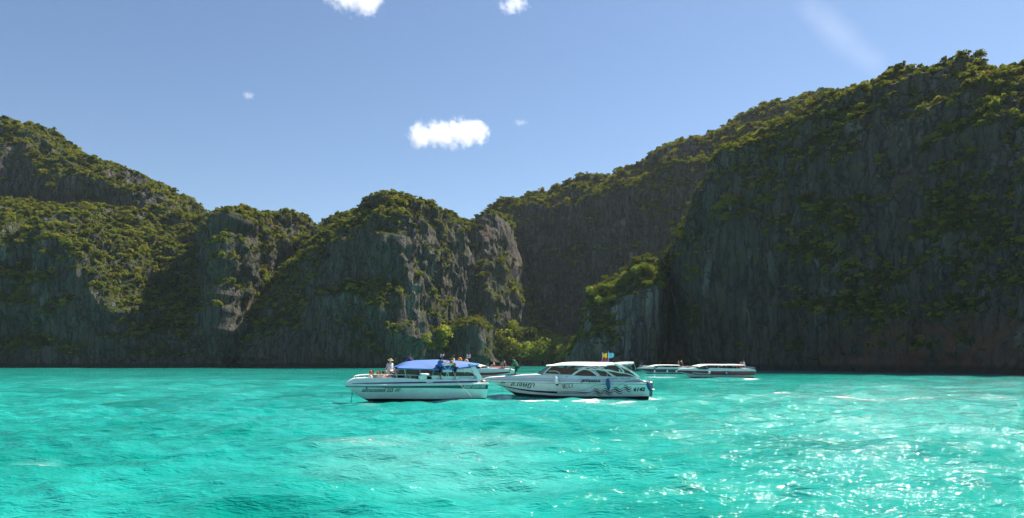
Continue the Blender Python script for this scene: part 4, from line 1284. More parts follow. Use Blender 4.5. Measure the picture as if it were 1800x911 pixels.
for k in range(6):
    x = b2.at(1000, 660, 0)[0] + 0.95 * k
    for sd in (-1, 1): mb.box((x, sd * 0.75, 1.75), (0.5, 0.9, 0.4), bev=0.05).box((x + 0.3, sd * 0.75, 2.0), (0.13, 0.9, 0.55), ry=0.15, bev=0.04)
mb.build("cabin_seats", SEATV, b2.e)
mb = MB(); q = b2.at(*z2(738, 200), -0.9); mb.ell(q, (0.32, 0.3, 0.11), 10, 6); mb.ell(q + np.array([0.35, 0.1, -0.06]), (0.28, 0.25, 0.09), 10, 6); 
o = mb.build("life_vest", ORANGE, None); o.location = (b2.O[0], b2.O[1], 0); o.rotation_euler = (0, 0, b2.ang); tag(o, "orange life vests heaped behind the windshield of the boat numbered 6142", "life vest")
# white roof: front awning and rear hard top
def roof(pe, pc, half, n, name, mat, thick=0.07, parent=None):
    E = curve_pts([z2(*q) for q in pe], n); Cc = curve_pts([z2(*q) for q in pc], n); P = []
    for k in range(n):
        a = b2.at(*E[k], -half); c = b2.at(*Cc[k], 0.0)
        P.append([(a[0] * abs(w) + c[0] * (1 - abs(w)), half * w, a[2] + (c[2] - a[2]) * (1 - abs(w) ** 2.4)) for w in np.linspace(-1, 1, 15)])
    mb = MB(); mb.grid(P); mb.grid([[(x, y, z - thick) for x, y, z in r] for r in P][::-1])
    for r in (0, -1): mb.grid([[p[r], (p[r][0], p[r][1], p[r][2] - thick)] for p in P])
    for r in (P[0], P[-1]): mb.grid([[p, (p[0], p[1], p[2] - thick)] for p in r])
    return mb.build(name, mat, b2.e), P
rf, P = roof([(676, 186), (740, 184), (830, 180), (960, 180), (1100, 184), (1220, 186), (1330, 176)], [(678, 178), (740, 172), (800, 160), (870, 151), (1000, 148), (1200, 150), (1335, 153)], 1.50, 26, "roof_awning", WCANV, 0.05)
roof([(1322, 176), (1400, 172), (1480, 164), (1540, 160)], [(1322, 156), (1380, 150), (1460, 145), (1542, 146)], 1.50, 12, "hard_top", GELCOAT, 0.08)
mb = MB()
for (x0, y0, x1, y1) in ((720, 200, 745, 182), (880, 212, 930, 182), (960, 220, 1010, 182), (1040, 222, 1000, 182), (1090, 200, 1140, 184), (1130, 224, 1080, 184), (1200, 190, 1280, 232), (1260, 200, 1330, 172), (1500, 176, 1460, 196), (1480, 205, 1540, 162), (1545, 160, 1562, 226)):
    for sd in (1, -1):
        a, c = b2.at(*z2(x0, y0), W2), b2.at(*z2(x1, y1), -1.42)
        mb.tube([(a[0], a[1] * sd, a[2]), (c[0], c[1] * sd, c[2])], 0.020)
mb.build("roof_pole", STEEL, b2.e)
mb = MB()
a, c = b2.at(*z2(1208, 143), 0), b2.at(*z2(1292, 143), 0)
mb.box(((a[0] + c[0]) / 2, 0, a[2]), (c[0] - a[0], 1.0, 0.035))
for f in (0.1, 0.5, 0.9):
    for y in (-0.45, 0.45): mb.tube([(a[0] + f * (c[0] - a[0]), y, a[2]), (a[0] + f * (c[0] - a[0]), y, a[2] - 0.16)], 0.015)
mb.build("roof_rack", STEEL, b2.e)
o = MB().tube([(0, 0, 0), (0, 0, 0.06), (0, 0, 0.2)], 0.12, 10, 0.16).tube([(0, 0, 0.2), (0, 0, 0.34)], 0.13, 10, 0.10).build("bucket", REDC, None)  # orange-red bucket standing on the roof rack, gives no light
put(o, b2, b2.at(1062.3, 635.5, 0)); tag(o, "small red and orange bucket below the yellow flag on the boat roof", "lamp")
flag(b2, 1058.8, 635, 619.5, 0.0, 1059.2, 1067.2, 629.7, 621.4, [YELLOW], "yellow flag on the white roof of the boat numbered 6142")
flag(b2, 1069.0, 635, 618.5, 0.0, 1069.3, 1079.6, 629.4, 620.2, [SKYB], "light blue round-ended flag on the white roof of the boat numbered 6142", round_end=True)
# fenders
def fender(boat, x0, y0, x1, y1, r, mats, w, label, rope_to=None, group=None):
    a, c = boat.at(x0, y0, w), boat.at(x1, y1, w); a = np.array(a); c = np.array(c)
    e = empty("fender", (0, 0, 0)); put(e, boat, a); tag(e, label, "fender", group)
    mb = MB(); pts = [a + (c - a) * f - a for f in (0, 0.06, 0.14, 0.3, 0.6, 0.8, 0.92, 1)]; rr = [0.25, 0.55, 0.85, 1, 1, 0.9, 0.65, 0.25]
    d = Vector(c - a).normalized(); s1 = d.cross(Vector((0, 1, 0))).normalized(); s2 = d.cross(s1)
    mb.grid([[Vector(p) + (s1 * math.cos(q * 0.6283) + s2 * math.sin(q * 0.6283)) * r * k for q in range(10)] for p, k in zip(pts, rr)], closed=True)
    mb.build("body", mats[0], e)
    if len(mats) > 1:
        mb = MB(); b = c - a
        mb.grid([[Vector(b * f) + (s1 * math.cos(q * 0.6283) + s2 * math.sin(q * 0.6283)) * r * k for q in range(10)] for f, k in ((0.84, 0.95), (0.92, 0.8), (1.06, 0.1))], closed=True); mb.build("cap", mats[1], e)
    if rope_to is not None:
        p = np.array(boat.at(*rope_to, w)) - a; MB().tube([(0, 0, 0), tuple(p)], 0.014).build("line", ROPEW, e)
fender(b2, *z2(768, 292), *z2(787, 380), 0.17, [WHITEC, INK], -1.98, "white fender with a black tip hanging on the hull of the boat numbered 6142", z2(764, 268))
fender(b2, *z2(1280, 312), *z2(1296, 424), 0.17, [BLUEF], -1.98, "blue fender hanging upright amid the wave decor", z2(1278, 225), "blue fenders")
fender(b2, *z2(1672, 338), *z2(1712, 440), 0.17, [BLUEF], -1.6, "blue fender hanging slanted off the stern beside the number 6142", z2(1655, 300), "blue fenders")
for w in (-0.8, 0, 0.8):
    mb = MB(); mb.box((b2.L + 0.15, w, 1.05), (0.45, 0.42, 0.5), ry=0.2, bev=0.09).box((b2.L + 0.25, w, 0.45), (0.2, 0.16, 0.9), ry=0.1); mb.build("outboard_motor", GREYD, b2.e)
mb = MB(); q = b2.at(996, 662.2, -1.5); mb.ell((q[0], -up2(q[0], q[2]) - 0.005, q[2]), (0.05, 0.02, 0.05), 10, 6); mb.build("vent", INK, b2.e)
rope("bow_rope", "thin dark rope hanging into the water below the bow of the boat numbered 6142", [b2.at(880, 672, -0.6), b2.at(883, 690, -0.9), b2.at(882.5, 703, -1.0)], 0.010, ROPED, b2)

# ------------------------------------------------------------------ smaller boats behind
def side_boat(label, pxb, Yb, pxs, Ys, B, band, zr, can, winpx, canmat=WCANV, poles=5, marks=(), decor=MAROON):
    b = Boat("speedboat", label, GRP, pxb, Yb, pxs, Ys, B, [(0, zr + 0.12), (4, zr), (16, zr - 0.08)],
             [(0, zr), (0.8, 0.75 * zr), (2.6, -0.02), (4.5, -0.3), (20, -0.4)], [(0, 0.9), (3, 0.6), (6, 0.36), (18, 0.24)], fine=0.5)
    b.hull(lambda x: 0.06)
    zt = lambda x: zr + float(np.interp(x, [0, 0.6, 4, b.L * 0.5, b.L - 0.6, b.L], [0.14, 0.40, 0.55, 0.45, 0.30, 0.05]))
    up = lambda x, z: max(0.0, b.beam(max(x, 0.02)) - 0.02 - 0.28 * max(0, z - zr))
    b.strip("topside", GELCOAT, 0.1, b.L - 0.05, lambda x: b.zr(x) + 0.01, zt, 0.0, 40, 4, up)
    b.strip("dark_band", band, 0.1, b.L - 0.02, lambda x: b.zr(x) * float(np.interp(x, [0, 3, b.L], [0.86, 0.42, 0.30])), lambda x: b.zr(x) - 0.05, 0.012, 50, 3)
    b.strip("decor_stripe", decor, 0.8, b.L - 0.4, lambda x: b.zr(x) * float(np.interp(x, [0, 3, b.L], [0.86, 0.60, 0.42])), lambda x: b.zr(x) * float(np.interp(x, [0, 3, b.L], [0.97, 0.86, 0.84])), 0.024, 40, 1)
    mb = MB(); xs = np.linspace(0.1, b.L - 0.05, 40)
    mb.grid([[(x, w * up(x, zt(x)), zt(x) + 0.04 * (1 - w * w)) for w in np.linspace(-1, 1, 7)] for x in xs]); mb.build("deck", DECKW, b.e)
    ws = [b.at(px, py, -B * 0.86) for px, py in winpx]
    for sd in (1, -1):
        mb = MB(); mb.prism([(p[0], p[1] * sd, p[2]) for p in ws], (0, 0.05 * sd, 0)); mb.build("window", TINT, b.e, smooth=False)
    E = curve_pts([q[:2] for q in can], 16); Cc = curve_pts([(q[0], q[2]) for q in can], 16); P = []
    for k in range(16):
        a = b.at(*E[k], -B * 0.9); c = b.at(*Cc[k], 0)
        P.append([(a[0], B * 0.9 * w, a[2] + (c[2] - a[2]) * (1 - abs(w) ** 2.3)) for w in np.linspace(-1, 1, 11)])
    mb = MB(); mb.grid(P); mb.grid([[(x, y, z - 0.05) for x, y, z in r] for r in P][::-1])
    for r in (0, -1): mb.grid([[p[r], (p[r][0], p[r][1], p[r][2] - 0.05)] for p in P])
    mb.build("canopy", canmat, b.e)
    for k in range(poles):
        i = int(1 + (14 * k) / (poles - 1))
        for sd in (0, -1):
            p = P[i][sd]; MB().tube([(p[0] + (0.5 if k % 2 else -0.4), p[1] * 0.98, zt(p[0]) - 0.05), (p[0], p[1], p[2])], 0.03).build("canopy_pole", WPIPE, b.e)
    mb = MB()
    for k in range(5):
        x = ws[0][0] + 1.0 + k * (b.L - ws[0][0] - 2.5) / 5
        for sd in (-1, 1): mb.box((x, sd * 0.7, zt(x) + 0.12), (0.5, 0.8, 0.5), bev=0.05)
    mb.build("cabin_seats", DARKIN, b.e)
    for w in (-0.7, 0.0, 0.7):
        mb = MB(); mb.box((b.L + 0.12, w, zr * 0.9), (0.5, 0.45, 0.6), ry=0.2, bev=0.09).box((b.L + 0.2, w, 0.3), (0.2, 0.16, 0.9)); mb.build("outboard_motor", WHITEC, b.e)
    mb = MB()
    pts = [(0.8, 0.25 * B, zt(0.8)), (1.0, 0.3 * B, zt(1) + 0.28), (2.5, 0.72 * B, zt(2.5) + 0.32), (4.2, 0.9 * B, zt(4.2) + 0.22)]
    for sd in (-1, 1): mb.tube([(x, sd * y, z) for x, y, z in curve_pts(pts, 14)], 0.022)
    mb.build("bow_rail", WPIPE, b.e)
    b.zt, b.up = zt, up
    return b
b5 = side_boat("red-striped grey and white speedboat with a pale canopy, right of a similar smaller boat", 1191, 124, 1319, 128, 1.9, GREYD, 1.25,
               [(1229, 644.6, 643.6), (1238, 642.6, 641.2), (1246, 641.8, 640.2), (1275, 642.0, 640.3), (1300, 642.0, 640.6), (1311, 642.2, 641.2)], [(1226, 648.6), (1236, 643.6), (1262, 644.2), (1284, 646.5), (1292, 650), (1290, 651), (1240, 649.6)])
b5.strip("red_panel", MAROON, 0.2, 4.2, lambda x: 1.25 * float(np.interp(x, [0, 3, 4.2], [0.95, 0.78, 0.70])), lambda x: b5.zr(x) - 0.06, 0.03, 20, 2)
b5.strip("red_panel", MAROON, b5.L - 3.6, b5.L - 0.1, lambda x: 0.42, lambda x: 0.95, 0.03, 20, 2)
mb = MB()      # pale flowing script, too far off to read
sc = [(1217 + 28 * k / 34, 655.6 + 1.9 * k / 34 + (1.25 if k % 2 else -1.25) * (0.6 + 0.4 * math.sin(k * 1.7))) for k in range(35)]
b5.ribbon(mb, sc, 0.75, off=0.06, n=140); mb.build("script_decor", WHITEINK, b5.e)
for (x, y) in ((1247, 654),): fender(b5, x, y - 1.5, x - 0.6, y + 4, 0.22, [WHITEC], -2.15, "pale fender on the side of the red-striped speedboat")
fender(b5, 1276.5, 655, 1276.5, 660, 0.22, [BLUEF], -2.15, "small dark blue fender on the side of the red-striped speedboat")
b4 = side_boat("grey and white speedboat with a pale canopy partly hidden behind the red-striped one", 1119.5, 163, 1206, 166, 1.7, GREYD, 1.15,
               [(1147, 644.6, 643.6), (1153, 643.0, 642.0), (1160, 642.2, 641.2), (1180, 642.2, 641.2), (1196, 642.4, 641.6)], [(1149, 648), (1157, 643.2), (1176, 643.8), (1188, 646.2), (1192, 648.0), (1190, 648.6), (1160, 648.4)], decor=GREYD)
for x, w_ in ((1150.5, "first"), (1172.5, "second"), (1188.5, "third")): fender(b4, x, 651.5, x, 655.5, 0.2, [WHITEC], -1.95, "white fender on the half hidden boat, %s from its bow" % w_, group="white fenders of the half hidden boat")
b6 = side_boat("pale lilac speedboat showing only its stern behind the red-striped one", 1255, 176, 1321, 180, 1.7, LILAC, 1.2,
               [(1268, 643.0, 641.4), (1280, 641.6, 639.8), (1295, 641.2, 639.4), (1309, 641.4, 640.0)], [(1270, 647), (1280, 643), (1300, 645), (1306, 648), (1290, 648.5)])
b3 = side_boat("white speedboat with red bow stripes half hidden behind the blue canopy boat", 906, 108, 786, 112, 1.8, WHITEC, 1.35,
               [(858, 644.2, 643.4), (851, 642.8, 641.2), (843, 641.4, 639.6), (830, 641.6, 639.8), (812, 642, 640.4)], [(861, 648.5), (850, 644), (835, 643.5), (822, 645), (824, 649)], decor=REDC)
mb = MB(); mb.grid([[(x, w * 0.8, b3.zt(x) + 0.05 + 0.12 * (1 - w * w)) for w in np.linspace(-1, 1, 5)] for x in np.linspace(1.6, 3.6, 8)]); mb.build("sun_pad", REDC, b3.e)
# ------------------------------------------------------------------ people
SKINS = {"light": paint("skin_light", (0.56, 0.33, 0.24), 0.55, var=0.08), "tan": paint("skin_tan", (0.36, 0.19, 0.115), 0.55, var=0.08), "dark": paint("skin_dark", (0.20, 0.105, 0.065), 0.55, var=0.08)}
CLOTH = {}
def cloth(col):
    if col not in CLOTH: CLOTH[col] = paint("cloth", col, 0.85, var=0.18, scale=12)
    return CLOTH[col]
PRINTED = None
def printed_cloth():
    global PRINTED
    if PRINTED is None:
        t = NT("printed_cotton"); tc = t.n("TexCoord").outputs["Object"]
        c = t.ramp(t.noise(tc, 14, 2, 0.5), [(0.50, (0.74, 0.70, 0.74)), (0.56, (0.42, 0.36, 0.50)), (0.60, (0.74, 0.70, 0.74))])
        b = t.n("BsdfPrincipled"); b.inputs["Roughness"].default_value = 0.9; t.l(c, b.inputs["Base Color"]); t.l(b.outputs[0], t.out.inputs["Surface"]); PRINTED = t.m
    return PRINTED

def skin_mesh(name, nodes, edges, root, sub=1):
    me = bpy.data.meshes.new(name + "_cage")
    keys = list(nodes); ix = {k: i for i, k in enumerate(keys)}
    me.from_pydata([nodes[k][0] for k in keys], [(ix[a], ix[b]) for a, b in edges], [])
    o = bpy.data.objects.new(name + "_cage", me); COL.objects.link(o)
    o.modifiers.new("skin", 'SKIN').use_smooth_shade = True
    if sub: o.modifiers.new("sub", 'SUBSURF').levels = sub
    for k in keys:
        r = nodes[k][1]; d = me.skin_vertices[0].data[ix[k]]
        d.radius = r if isinstance(r, tuple) else (r, r); d.use_root = (k == root)
    bpy.context.view_layer.update()
    out = bpy.data.meshes.new_from_object(o.evaluated_get(bpy.context.evaluated_depsgraph_get()))
    COL.objects.unlink(o); bpy.data.objects.remove(o); bpy.data.meshes.remove(me)
    out.name = name
    return out

STAND = {"pelvis": (0, 0, .95), "spine": (0.01, 0, 1.13), "chest": (0.0, 0, 1.31), "neck": (0.01, 0, 1.47), "head": (0.03, 0, 1.60),
         "shl": (0, .17, 1.40), "ell": (-.03, .24, 1.14), "wrl": (.04, .26, .90), "shr": (0, -.17, 1.40), "elr": (-.03, -.24, 1.14), "wrr": (.04, -.26, .90),
         "hil": (0, .09, .90), "knl": (.03, .11, .50), "anl": (-.01, .11, .09), "hir": (0, -.09, .90), "knr": (.03, -.11, .50), "anr": (-.01, -.11, .09)}
SIT = dict(STAND, hil=(.02, .10, .93), knl=(.44, .13, .95), anl=(.46, .12, .52), hir=(.02, -.10, .93), knr=(.44, -.13, .95), anr=(.46, -.12, .52),
           ell=(.06, .24, 1.16), wrl=(.28, .18, 1.06), elr=(.06, -.24, 1.16), wrr=(.28, -.18, 1.06))
def person(boat, loc, rz, label, pose=None, base=STAND, skin="tan", shirt=None, sleeves=True, shorts=(0.05, 0.05, 0.06), long=False, hair=(0.015, 0.012, 0.010), hat=None, cap=None, group=None, scale=1.0, side_panel=None):
    J = dict(base); J.update(pose or {})
    V = {k: np.array(v, float) for k, v in J.items()}
    e = empty("person", (0, 0, 0)); tag(e, label, "person", group)
    up = V["head"] - V["neck"]; up /= np.linalg.norm(up)
    fw = np.array([1.0, 0, 0]) - up * up[0]; fw /= np.linalg.norm(fw); sd = np.cross(up, fw)
    N = {}; E = []
    def nd(k, p, r): N[k] = (tuple(p), r)
    for k, r in (("pelvis", (.14, .10)), ("spine", (.125, .095)), ("chest", (.15, .11)), ("neck", .052)): nd(k, V[k], r)
    nd("jaw", V["head"] - up * .035 + fw * .02, (.062, .072)); nd("skull", V["head"] + up * .045, (.074, .090)); nd("top", V["head"] + up * .105, (.05, .06))
    nd("nose", V["head"] + fw * .105 - up * .005, .014)
    E += [("pelvis", "spine"), ("spine", "chest"), ("chest", "neck"), ("neck", "jaw"), ("jaw", "skull"), ("skull", "top"), ("jaw", "nose")]
    for s_, q in (("l", 1), ("r", -1)):
        sh, el, wr = V["sh" + s_], V["el" + s_], V["wr" + s_]
        nd("sh" + s_, sh, .058); nd("el" + s_, el, .040); nd("wr" + s_, wr, (.030, .024))
        E += [("chest", "sh" + s_), ("sh" + s_, "el" + s_), ("el" + s_, "wr" + s_)]
        d = wr - el; d /= np.linalg.norm(d); ac = np.cross(d, np.array([0.3, q, 0.2])); ac /= np.linalg.norm(ac)
        nd("pm" + s_, wr + d * .075, (.038, .018)); E.append(("wr" + s_, "pm" + s_))
        curl = np.cross(ac, d) * 0.02
        for f in range(4):
            o = ac * (f - 1.5) * .021; ln = (.062, .074, .070, .056)[f]
            nd(f"f{f}{s_}", wr + d * .105 + o, .010); nd(f"g{f}{s_}", wr + d * (.105 + ln * .55) + o + curl * .5, .009); nd(f"h{f}{s_}", wr + d * (.105 + ln) + o + curl * 1.4, .007)
            E += [("pm" + s_, f"f{f}{s_}"), (f"f{f}{s_}", f"g{f}{s_}"), (f"g{f}{s_}", f"h{f}{s_}")]
        nd("t1" + s_, wr + d * .055 - ac * .045, .012); nd("t2" + s_, wr + d * .09 - ac * .062, .010); E += [("pm" + s_, "t1" + s_), ("t1" + s_, "t2" + s_)]
        hi, kn, an = V["hi" + s_], V["kn" + s_], V["an" + s_]
        ld = np.array([1.0, 0, 0])
        nd("hi" + s_, hi, .085); nd("th" + s_, (hi * .5 + kn * .5), .073); nd("kn" + s_, kn, .054); nd("cf" + s_, kn * .65 + an * .35 + np.array([-.015, 0, 0]), .054); nd("an" + s_, an, .036)
        nd("ft" + s_, an + ld * .10 + np.array([0, 0, -.05]), (.036, .028)); nd("to" + s_, an + ld * .17 + np.array([0, 0, -.062]), (.032, .018))
        E += [("pelvis", "hi" + s_), ("hi" + s_, "th" + s_), ("th" + s_, "kn" + s_), ("kn" + s_, "cf" + s_), ("cf" + s_, "an" + s_), ("an" + s_, "ft" + s_), ("ft" + s_, "to" + s_)]
    link("body", skin_mesh("body", N, E, "pelvis"), SKINS[skin], e)
    if shirt is not None:
        n2 = {"pelvis": (tuple(V["pelvis"] + np.array([0, 0, .0])), (.160, .118)), "spine": (tuple(V["spine"]), (.150, .118)), "chest": (tuple(V["chest"]), (.172, .130)), "col": (tuple(V["neck"] * .8 + V["chest"] * .2), .070)}
        e2 = [("pelvis", "spine"), ("spine", "chest"), ("chest", "col")]
        for s_ in "lr":
            n2["sh" + s_] = (tuple(V["sh" + s_]), .074); fr = .72 if sleeves else .2
            n2["sl" + s_] = (tuple(V["sh" + s_] * (1 - fr) + V["el" + s_] * fr), .060); e2 += [("chest", "sh" + s_), ("sh" + s_, "sl" + s_)]
        link("shirt", skin_mesh("shirt", n2, e2, "spine"), shirt if not isinstance(shirt, tuple) else cloth(shirt), e)
    n3 = {"pelvis": (tuple(V["pelvis"] + np.array([0, 0, .03])), (.158, .116))}; e3 = []
    for s_ in "lr":
        fr = .95 if not long else 1.0
        n3["hi" + s_] = (tuple(V["hi" + s_]), .100); n3["lg" + s_] = (tuple(V["hi" + s_] * (1 - fr) + V["kn" + s_] * fr), .080); e3 += [("pelvis", "hi" + s_), ("hi" + s_, "lg" + s_)]
        if long: n3["lw" + s_] = (tuple(V["kn" + s_] * .2 + V["an" + s_] * .8), .060); e3.append(("lg" + s_, "lw" + s_))
    link("shorts" if not long else "trousers", skin_mesh("shorts", n3, e3, "pelvis"), cloth(shorts), e)
    rot = Matrix(((fw[0], sd[0], up[0]), (fw[1], sd[1], up[1]), (fw[2], sd[2], up[2])))
    hc = Vector(V["head"] + up * .055 - fw * .018)
    MB().ell(hc, (.098, .090, .085), 12, 8, rot).ell(hc - Vector(up) * .05 - Vector(fw) * .035, (.07, .082, .08), 10, 6, rot).build("hair", cloth(hair), e)
    mb = MB()
    for q in (-1, 1): mb.ell(Vector(V["head"] + fw * .088 + sd * .032 * q + up * .02), (.010, .014, .009), 6, 4, rot)
    mb.build("eyes", INK, e)
    if hat or cap:
        mb = MB(); c = Vector(V["head"] + up * .095)
        mb.ell(c, (.108, .100, .085), 12, 7, rot)
        if hat:
            mb.add([c - Vector(up) * .02 + rot @ Vector((.19 * math.cos(a), .18 * math.sin(a), -.02)) for a in np.linspace(0, 6.2832, 17)[:-1]] + [c + rot @ Vector((.09 * math.cos(a), .09 * math.sin(a), .0)) for a in np.linspace(0, 6.2832, 17)[:-1]],
                   [(k, (k + 1) % 16, 16 + (k + 1) % 16, 16 + k) for k in range(16)])
        else:
            mb.add([c + rot @ Vector(p) for p in ((.06, -.08, .0), (.06, .08, .0), (.19, .05, -.02), (.19, -.05, -.02))], [(0, 1, 2, 3)])
        mb.build("hat" if hat else "cap", cloth(hat or cap), e)
    e.scale = (scale * 1.22, scale * 1.26, scale * 1.05)
    put(e, boat, loc, rz)
    return e
def foot(boat, px, w, z): q = boat.at(px, 660, w); return (q[0], w, z)
PI = math.pi
# rz: 0 looks to the stern (picture right), pi to the bow (picture left), -pi/2 towards the bay side
# --- on the blue canopy boat
person(b1, foot(b1, 686, 0.1, 1.28), -PI / 2 + 0.5, "person in a printed white shirt and straw hat standing tall among the seated passengers", dict(wrl=(.10, .33, .96), elr=(-.02, -.30, 1.16), wrr=(.02, -.42, .96)),
       skin="light", shirt=printed_cloth(), shorts=(0.62, 0.55, 0.58), hat=(0.52, 0.36, 0.16), hair=(0.2, 0.15, 0.1), scale=1.03)
person(b1, foot(b1, 772.5, -1.30, 1.56), 0.25, "person in a bright blue shirt and dark shorts standing on the side deck", dict(spine=(0.02, 0, 1.13), chest=(.05, 0, 1.30), neck=(.08, 0, 1.45), head=(.12, 0, 1.57), shl=(.05, .17, 1.38), shr=(.05, -.17, 1.38),
       elr=(.27, -.16, 1.30), wrr=(.48, -.10, 1.38), ell=(.25, .16, 1.26), wrl=(.46, .10, 1.33)), skin="dark", shirt=(0.03, 0.17, 0.50), shorts=(0.012, 0.012, 0.016), scale=0.98)
person(b1, foot(b1, 798.5, -1.30, 1.52), PI + 0.25, "shirtless person in navy and maroon shorts bending over the folding table", dict(pelvis=(-.06, 0, .93), spine=(-.01, 0, 1.10), chest=(.10, 0, 1.25), neck=(.22, 0, 1.36), head=(.31, 0, 1.45), shl=(.13, .17, 1.30), shr=(.13, -.17, 1.30),
       ell=(.33, .20, 1.18), wrl=(.55, .13, 1.22), elr=(.33, -.20, 1.16), wrr=(.55, -.13, 1.18), hil=(-.06, .09, .88), hir=(-.06, -.09, .88)), skin="tan", shirt=None, shorts=(0.035, 0.012, 0.07), scale=1.02)
person(b1, foot(b1, 720, 1.28, 1.78), -PI / 2 - 0.3, "person in a dark blue shirt standing behind the front of the blue canopy", dict(elr=(.12, -.24, 1.16), wrr=(.22, -.08, 1.36), ell=(.1, .24, 1.16), wrl=(.2, .1, 1.3)), skin="dark", shirt=(0.012, 0.02, 0.16), shorts=(0.02, 0.02, 0.03))
person(b1, foot(b1, 797.5, 1.28, 1.72), PI - 0.4, "person in a yellow top behind the blue canopy", None, skin="tan", shirt=(0.70, 0.48, 0.05), shorts=(0.05, 0.05, 0.05), scale=0.98)
seat = [(650.5, -0.28, "seated passenger in a red-orange headscarf nearest the bow", "light", (0.66, 0.62, 0.62), (0.45, 0.09, 0.05), (0.50, 0.10, 0.06), 0.1, 0.0),
        (655.5, 0.40, "seated dark-haired passenger just behind the red-orange headscarf", "tan", (0.08, 0.10, 0.10), (0.02, 0.015, 0.012), None, -1.7, 0.05),
        (664.0, -0.62, "seated passenger with golden brown hair in the bow of the blue canopy boat", "light", (0.55, 0.30, 0.16), (0.28, 0.13, 0.04), None, 1.4, 0.0),
        (667.0, 0.50, "seated passenger with brown hair at the far side of the bow", "tan", (0.45, 0.22, 0.20), (0.12, 0.05, 0.03), None, -1.0, 0.06),
        (674.0, -0.62, "seated black-haired passenger just left of the standing straw hat", "light", (0.60, 0.45, 0.45), (0.018, 0.012, 0.012), None, 1.8, 0.0),
        (677.5, 0.55, "seated fair-haired passenger behind the thick black hair", "light", (0.66, 0.64, 0.64), (0.55, 0.47, 0.38), None, -1.5, 0.04),
        (695.0, -0.10, "seated passenger in a pale sun hat just right of the standing straw hat", "light", (0.66, 0.62, 0.55), (0.3, 0.22, 0.12), (0.60, 0.52, 0.38), -1.5, -0.05),
        (715.5, -0.85, "white-haired passenger seated by the gunwale below the windshield", "light", (0.70, 0.62, 0.62), (0.68, 0.64, 0.62), None, 1.2, -0.06),
        (730.0, -0.80, "red-faced passenger seated right of the white-haired one below the canopy", "light", (0.30, 0.08, 0.08), (0.09, 0.04, 0.03), None, 1.6, -0.08)]
for px, w, lab, sk, sh, hr, ht, rz, dz in seat:
    person(b1, foot(b1, px, w, 0.42 + dz), rz, lab, base=SIT, skin=sk, shirt=sh, hair=hr, shorts=(0.2, 0.18, 0.2), hat=ht if ht and ht[0] > 0.55 else None, cap=ht if ht and ht[0] <= 0.55 else None)
# --- on the boat numbered 6142
person(b2, foot(b2, 906.5, -0.15, 1.50), PI + 0.1, "person in a green shirt leaning over the bow of the boat numbered 6142", dict(pelvis=(-.10, 0, .93), spine=(-.06, 0, 1.12), chest=(.04, 0, 1.29), neck=(.14, 0, 1.43), head=(.20, 0, 1.54), shl=(.06, .17, 1.36), shr=(.06, -.17, 1.36),
       ell=(.26, .22, 1.06), wrl=(.36, .20, .78), elr=(.24, -.22, 1.04), wrr=(.34, -.22, .76), hil=(-.10, .09, .88), hir=(-.10, -.09, .88)), skin="dark", shirt=(0.015, 0.22, 0.11), shorts=(0.008, 0.03, 0.03), scale=1.05)
for k, (px, w, sh, lab) in enumerate(((1010, -0.8, (0.35, 0.10, 0.09), "passenger in a dull red top behind the first arched window"), (1032, -0.7, (0.30, 0.16, 0.10), "passenger in a brown top behind the first arched window"),
                                      (1062, -0.8, (0.25, 0.07, 0.10), "passenger in a plum top behind the second arched window"))):
    pass
# --- on the boats behind
person(b3, foot(b3, 868.5, 0.0, 1.25), 0.6, "person in white with a red cap sitting on the red-striped bow behind", base=SIT, skin="light", shirt=(0.68, 0.66, 0.66), cap=(0.5, 0.03, 0.03))
person(b3, foot(b3, 887.0, 0.3, 1.50), PI / 2, "person in a long red shirt and pale cap standing on the red-striped bow", skin="light", shirt=(0.50, 0.02, 0.04), shorts=(0.45, 0.02, 0.04), hair=(0.5, 0.45, 0.42), cap=(0.60, 0.55, 0.55), scale=0.82)
person(b3, foot(b3, 882.3, 0.5, 1.50), PI / 2 + 0.4, "person in grey standing just left of the long red shirt", skin="light", shirt=(0.20, 0.24, 0.25), shorts=(0.12, 0.14, 0.15), hair=(0.03, 0.025, 0.02), scale=0.80)
person(b4, foot(b4, 1127.8, 0.0, 1.05), PI, "person in a blue shirt crouching on the bow of the half hidden boat", base=SIT, skin="dark", shirt=(0.02, 0.12, 0.36))
person(b4, foot(b4, 1200, -0.3, 1.45), PI + 0.3, "person in a dark top and white sun hat bending at the stern", dict(chest=(.14, 0, 1.22), neck=(.26, 0, 1.32), head=(.35, 0, 1.40), shl=(.16, .17, 1.27), shr=(.16, -.17, 1.27), ell=(.28, .2, 1.05), wrl=(.4, .15, .9), elr=(.28, -.2, 1.05), wrr=(.4, -.15, .9)),
       skin="tan", shirt=(0.05, 0.05, 0.06), hat=(0.66, 0.62, 0.55))
person(b4, foot(b4, 1192.8, 0.4, 1.45), -0.4, "person in a tan top standing left of the white sun hat", skin="light", shirt=(0.45, 0.26, 0.16))
person(b5, foot(b5, 1298.5, -0.9, 0.75), PI / 2, "person in a red life vest sitting at the stern of the red-striped boat", base=SIT, skin="tan", shirt=(0.55, 0.02, 0.02))
person(b5, foot(b5, 1294.0, -0.4, 0.80), PI / 2, "person in an orange life vest sitting left of the red one", base=SIT, skin="tan", shirt=(0.55, 0.18, 0.04))
person(b5, foot(b5, 1302.5, 0.8, 1.35), 0.3, "person in a grey top standing under the rear of the pale canopy", skin="tan", shirt=(0.25, 0.25, 0.28), scale=0.95)
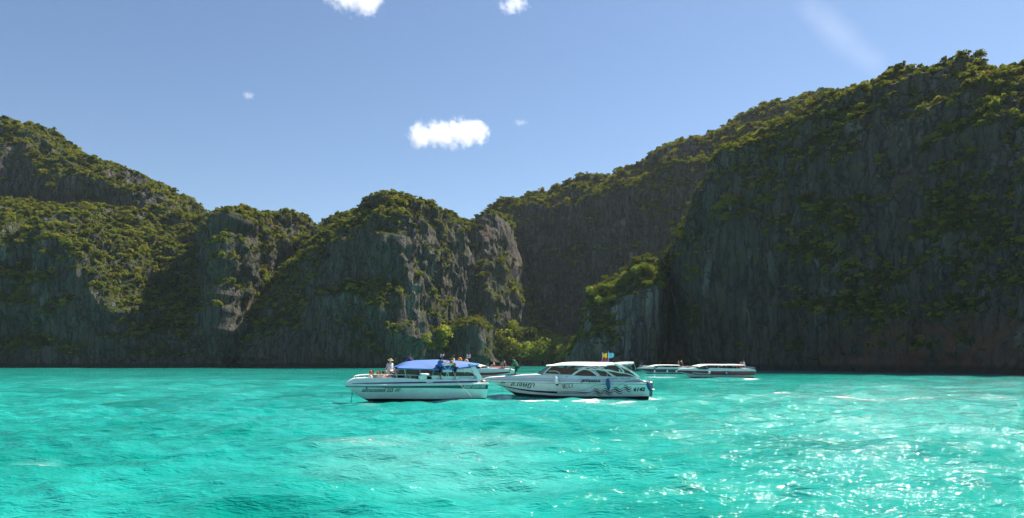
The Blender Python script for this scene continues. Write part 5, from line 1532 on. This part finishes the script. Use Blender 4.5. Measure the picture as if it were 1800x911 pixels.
person(b5, foot(b5, 1307.5, 0.5, 1.30), PI, "person in a pale top standing rearmost under the pale canopy", skin="light", shirt=(0.5, 0.42, 0.38), scale=0.98)
# ------------------------------------------------------------------ broken water
def foam_px(px, py, hw, hh, ang, st):
    Y = CAMH * FOC / (py - HORIZON); x = (px - 900) / FOC * Y
    FOAM.append((x, Y, hw / FOC * Y, hh / (py - HORIZON) * Y, ang, st))
for a in ((1000, 703, 78, 2.2, 0, 0.95), (940, 701, 36, 2.6, 0.0, 1.0), (1080, 706, 60, 1.3, 0, 0.8), (1120, 712, 40, 1.2, 0, 0.64), (1150, 697, 45, 1.5, 0, 0.8),
          (770, 703, 60, 1.2, 0.4, 0.6), (650, 709, 18, 1.5, 0, 0.6),
          (1160, 662.6, 40, 0.9, 0, 0.95), (1290, 667.5, 45, 0.8, 0, 0.85), (1325, 665, 22, 1.0, 0, 1.0), (1215, 667, 35, 0.5, 0, 0.7),
          (1640, 696, 330, 1.6, 0.0, 0.72), (1560, 701, 240, 1.3, 0.0, 0.68), (1400, 690, 130, 1.2, 0.0, 0.66),
          (850, 770, 110, 15, 0.5, 0.66), (660, 772, 120, 9, 0.2, 0.61), (740, 800, 200, 24, 0.3, 0.5), (560, 833, 60, 5, 0.1, 0.6), (830, 830, 180, 20, 0.2, 0.36),
          (60, 798, 40, 2.5, 0.1, 0.6), (860, 646.5, 30, 0.3, 0, 0.6), (480, 646.6, 60, 0.25, 0, 0.7), (170, 646.3, 60, 0.25, 0, 0.7), (1620, 658, 80, 0.5, 0, 0.6)):
    foam_px(*a)
build_sea()

# ------------------------------------------------------------------ sea air
def build_haze():
    t = NT("sea_air")
    pv = t.n("VolumePrincipled"); pv.inputs["Color"].default_value = (0.86, 0.92, 1.0, 1); pv.inputs["Density"].default_value = 0.00005
    pv.inputs["Anisotropy"].default_value = 0.25
    t.l(pv.outputs[0], t.out.inputs["Volume"])
    o = MB().box((0, 0, 122), (40000, 40000, 256)).build("haze", t.m, None, smooth=False)
    tag(o, "thin pale sea haze over the bay", None, None, 'stuff')
build_haze()
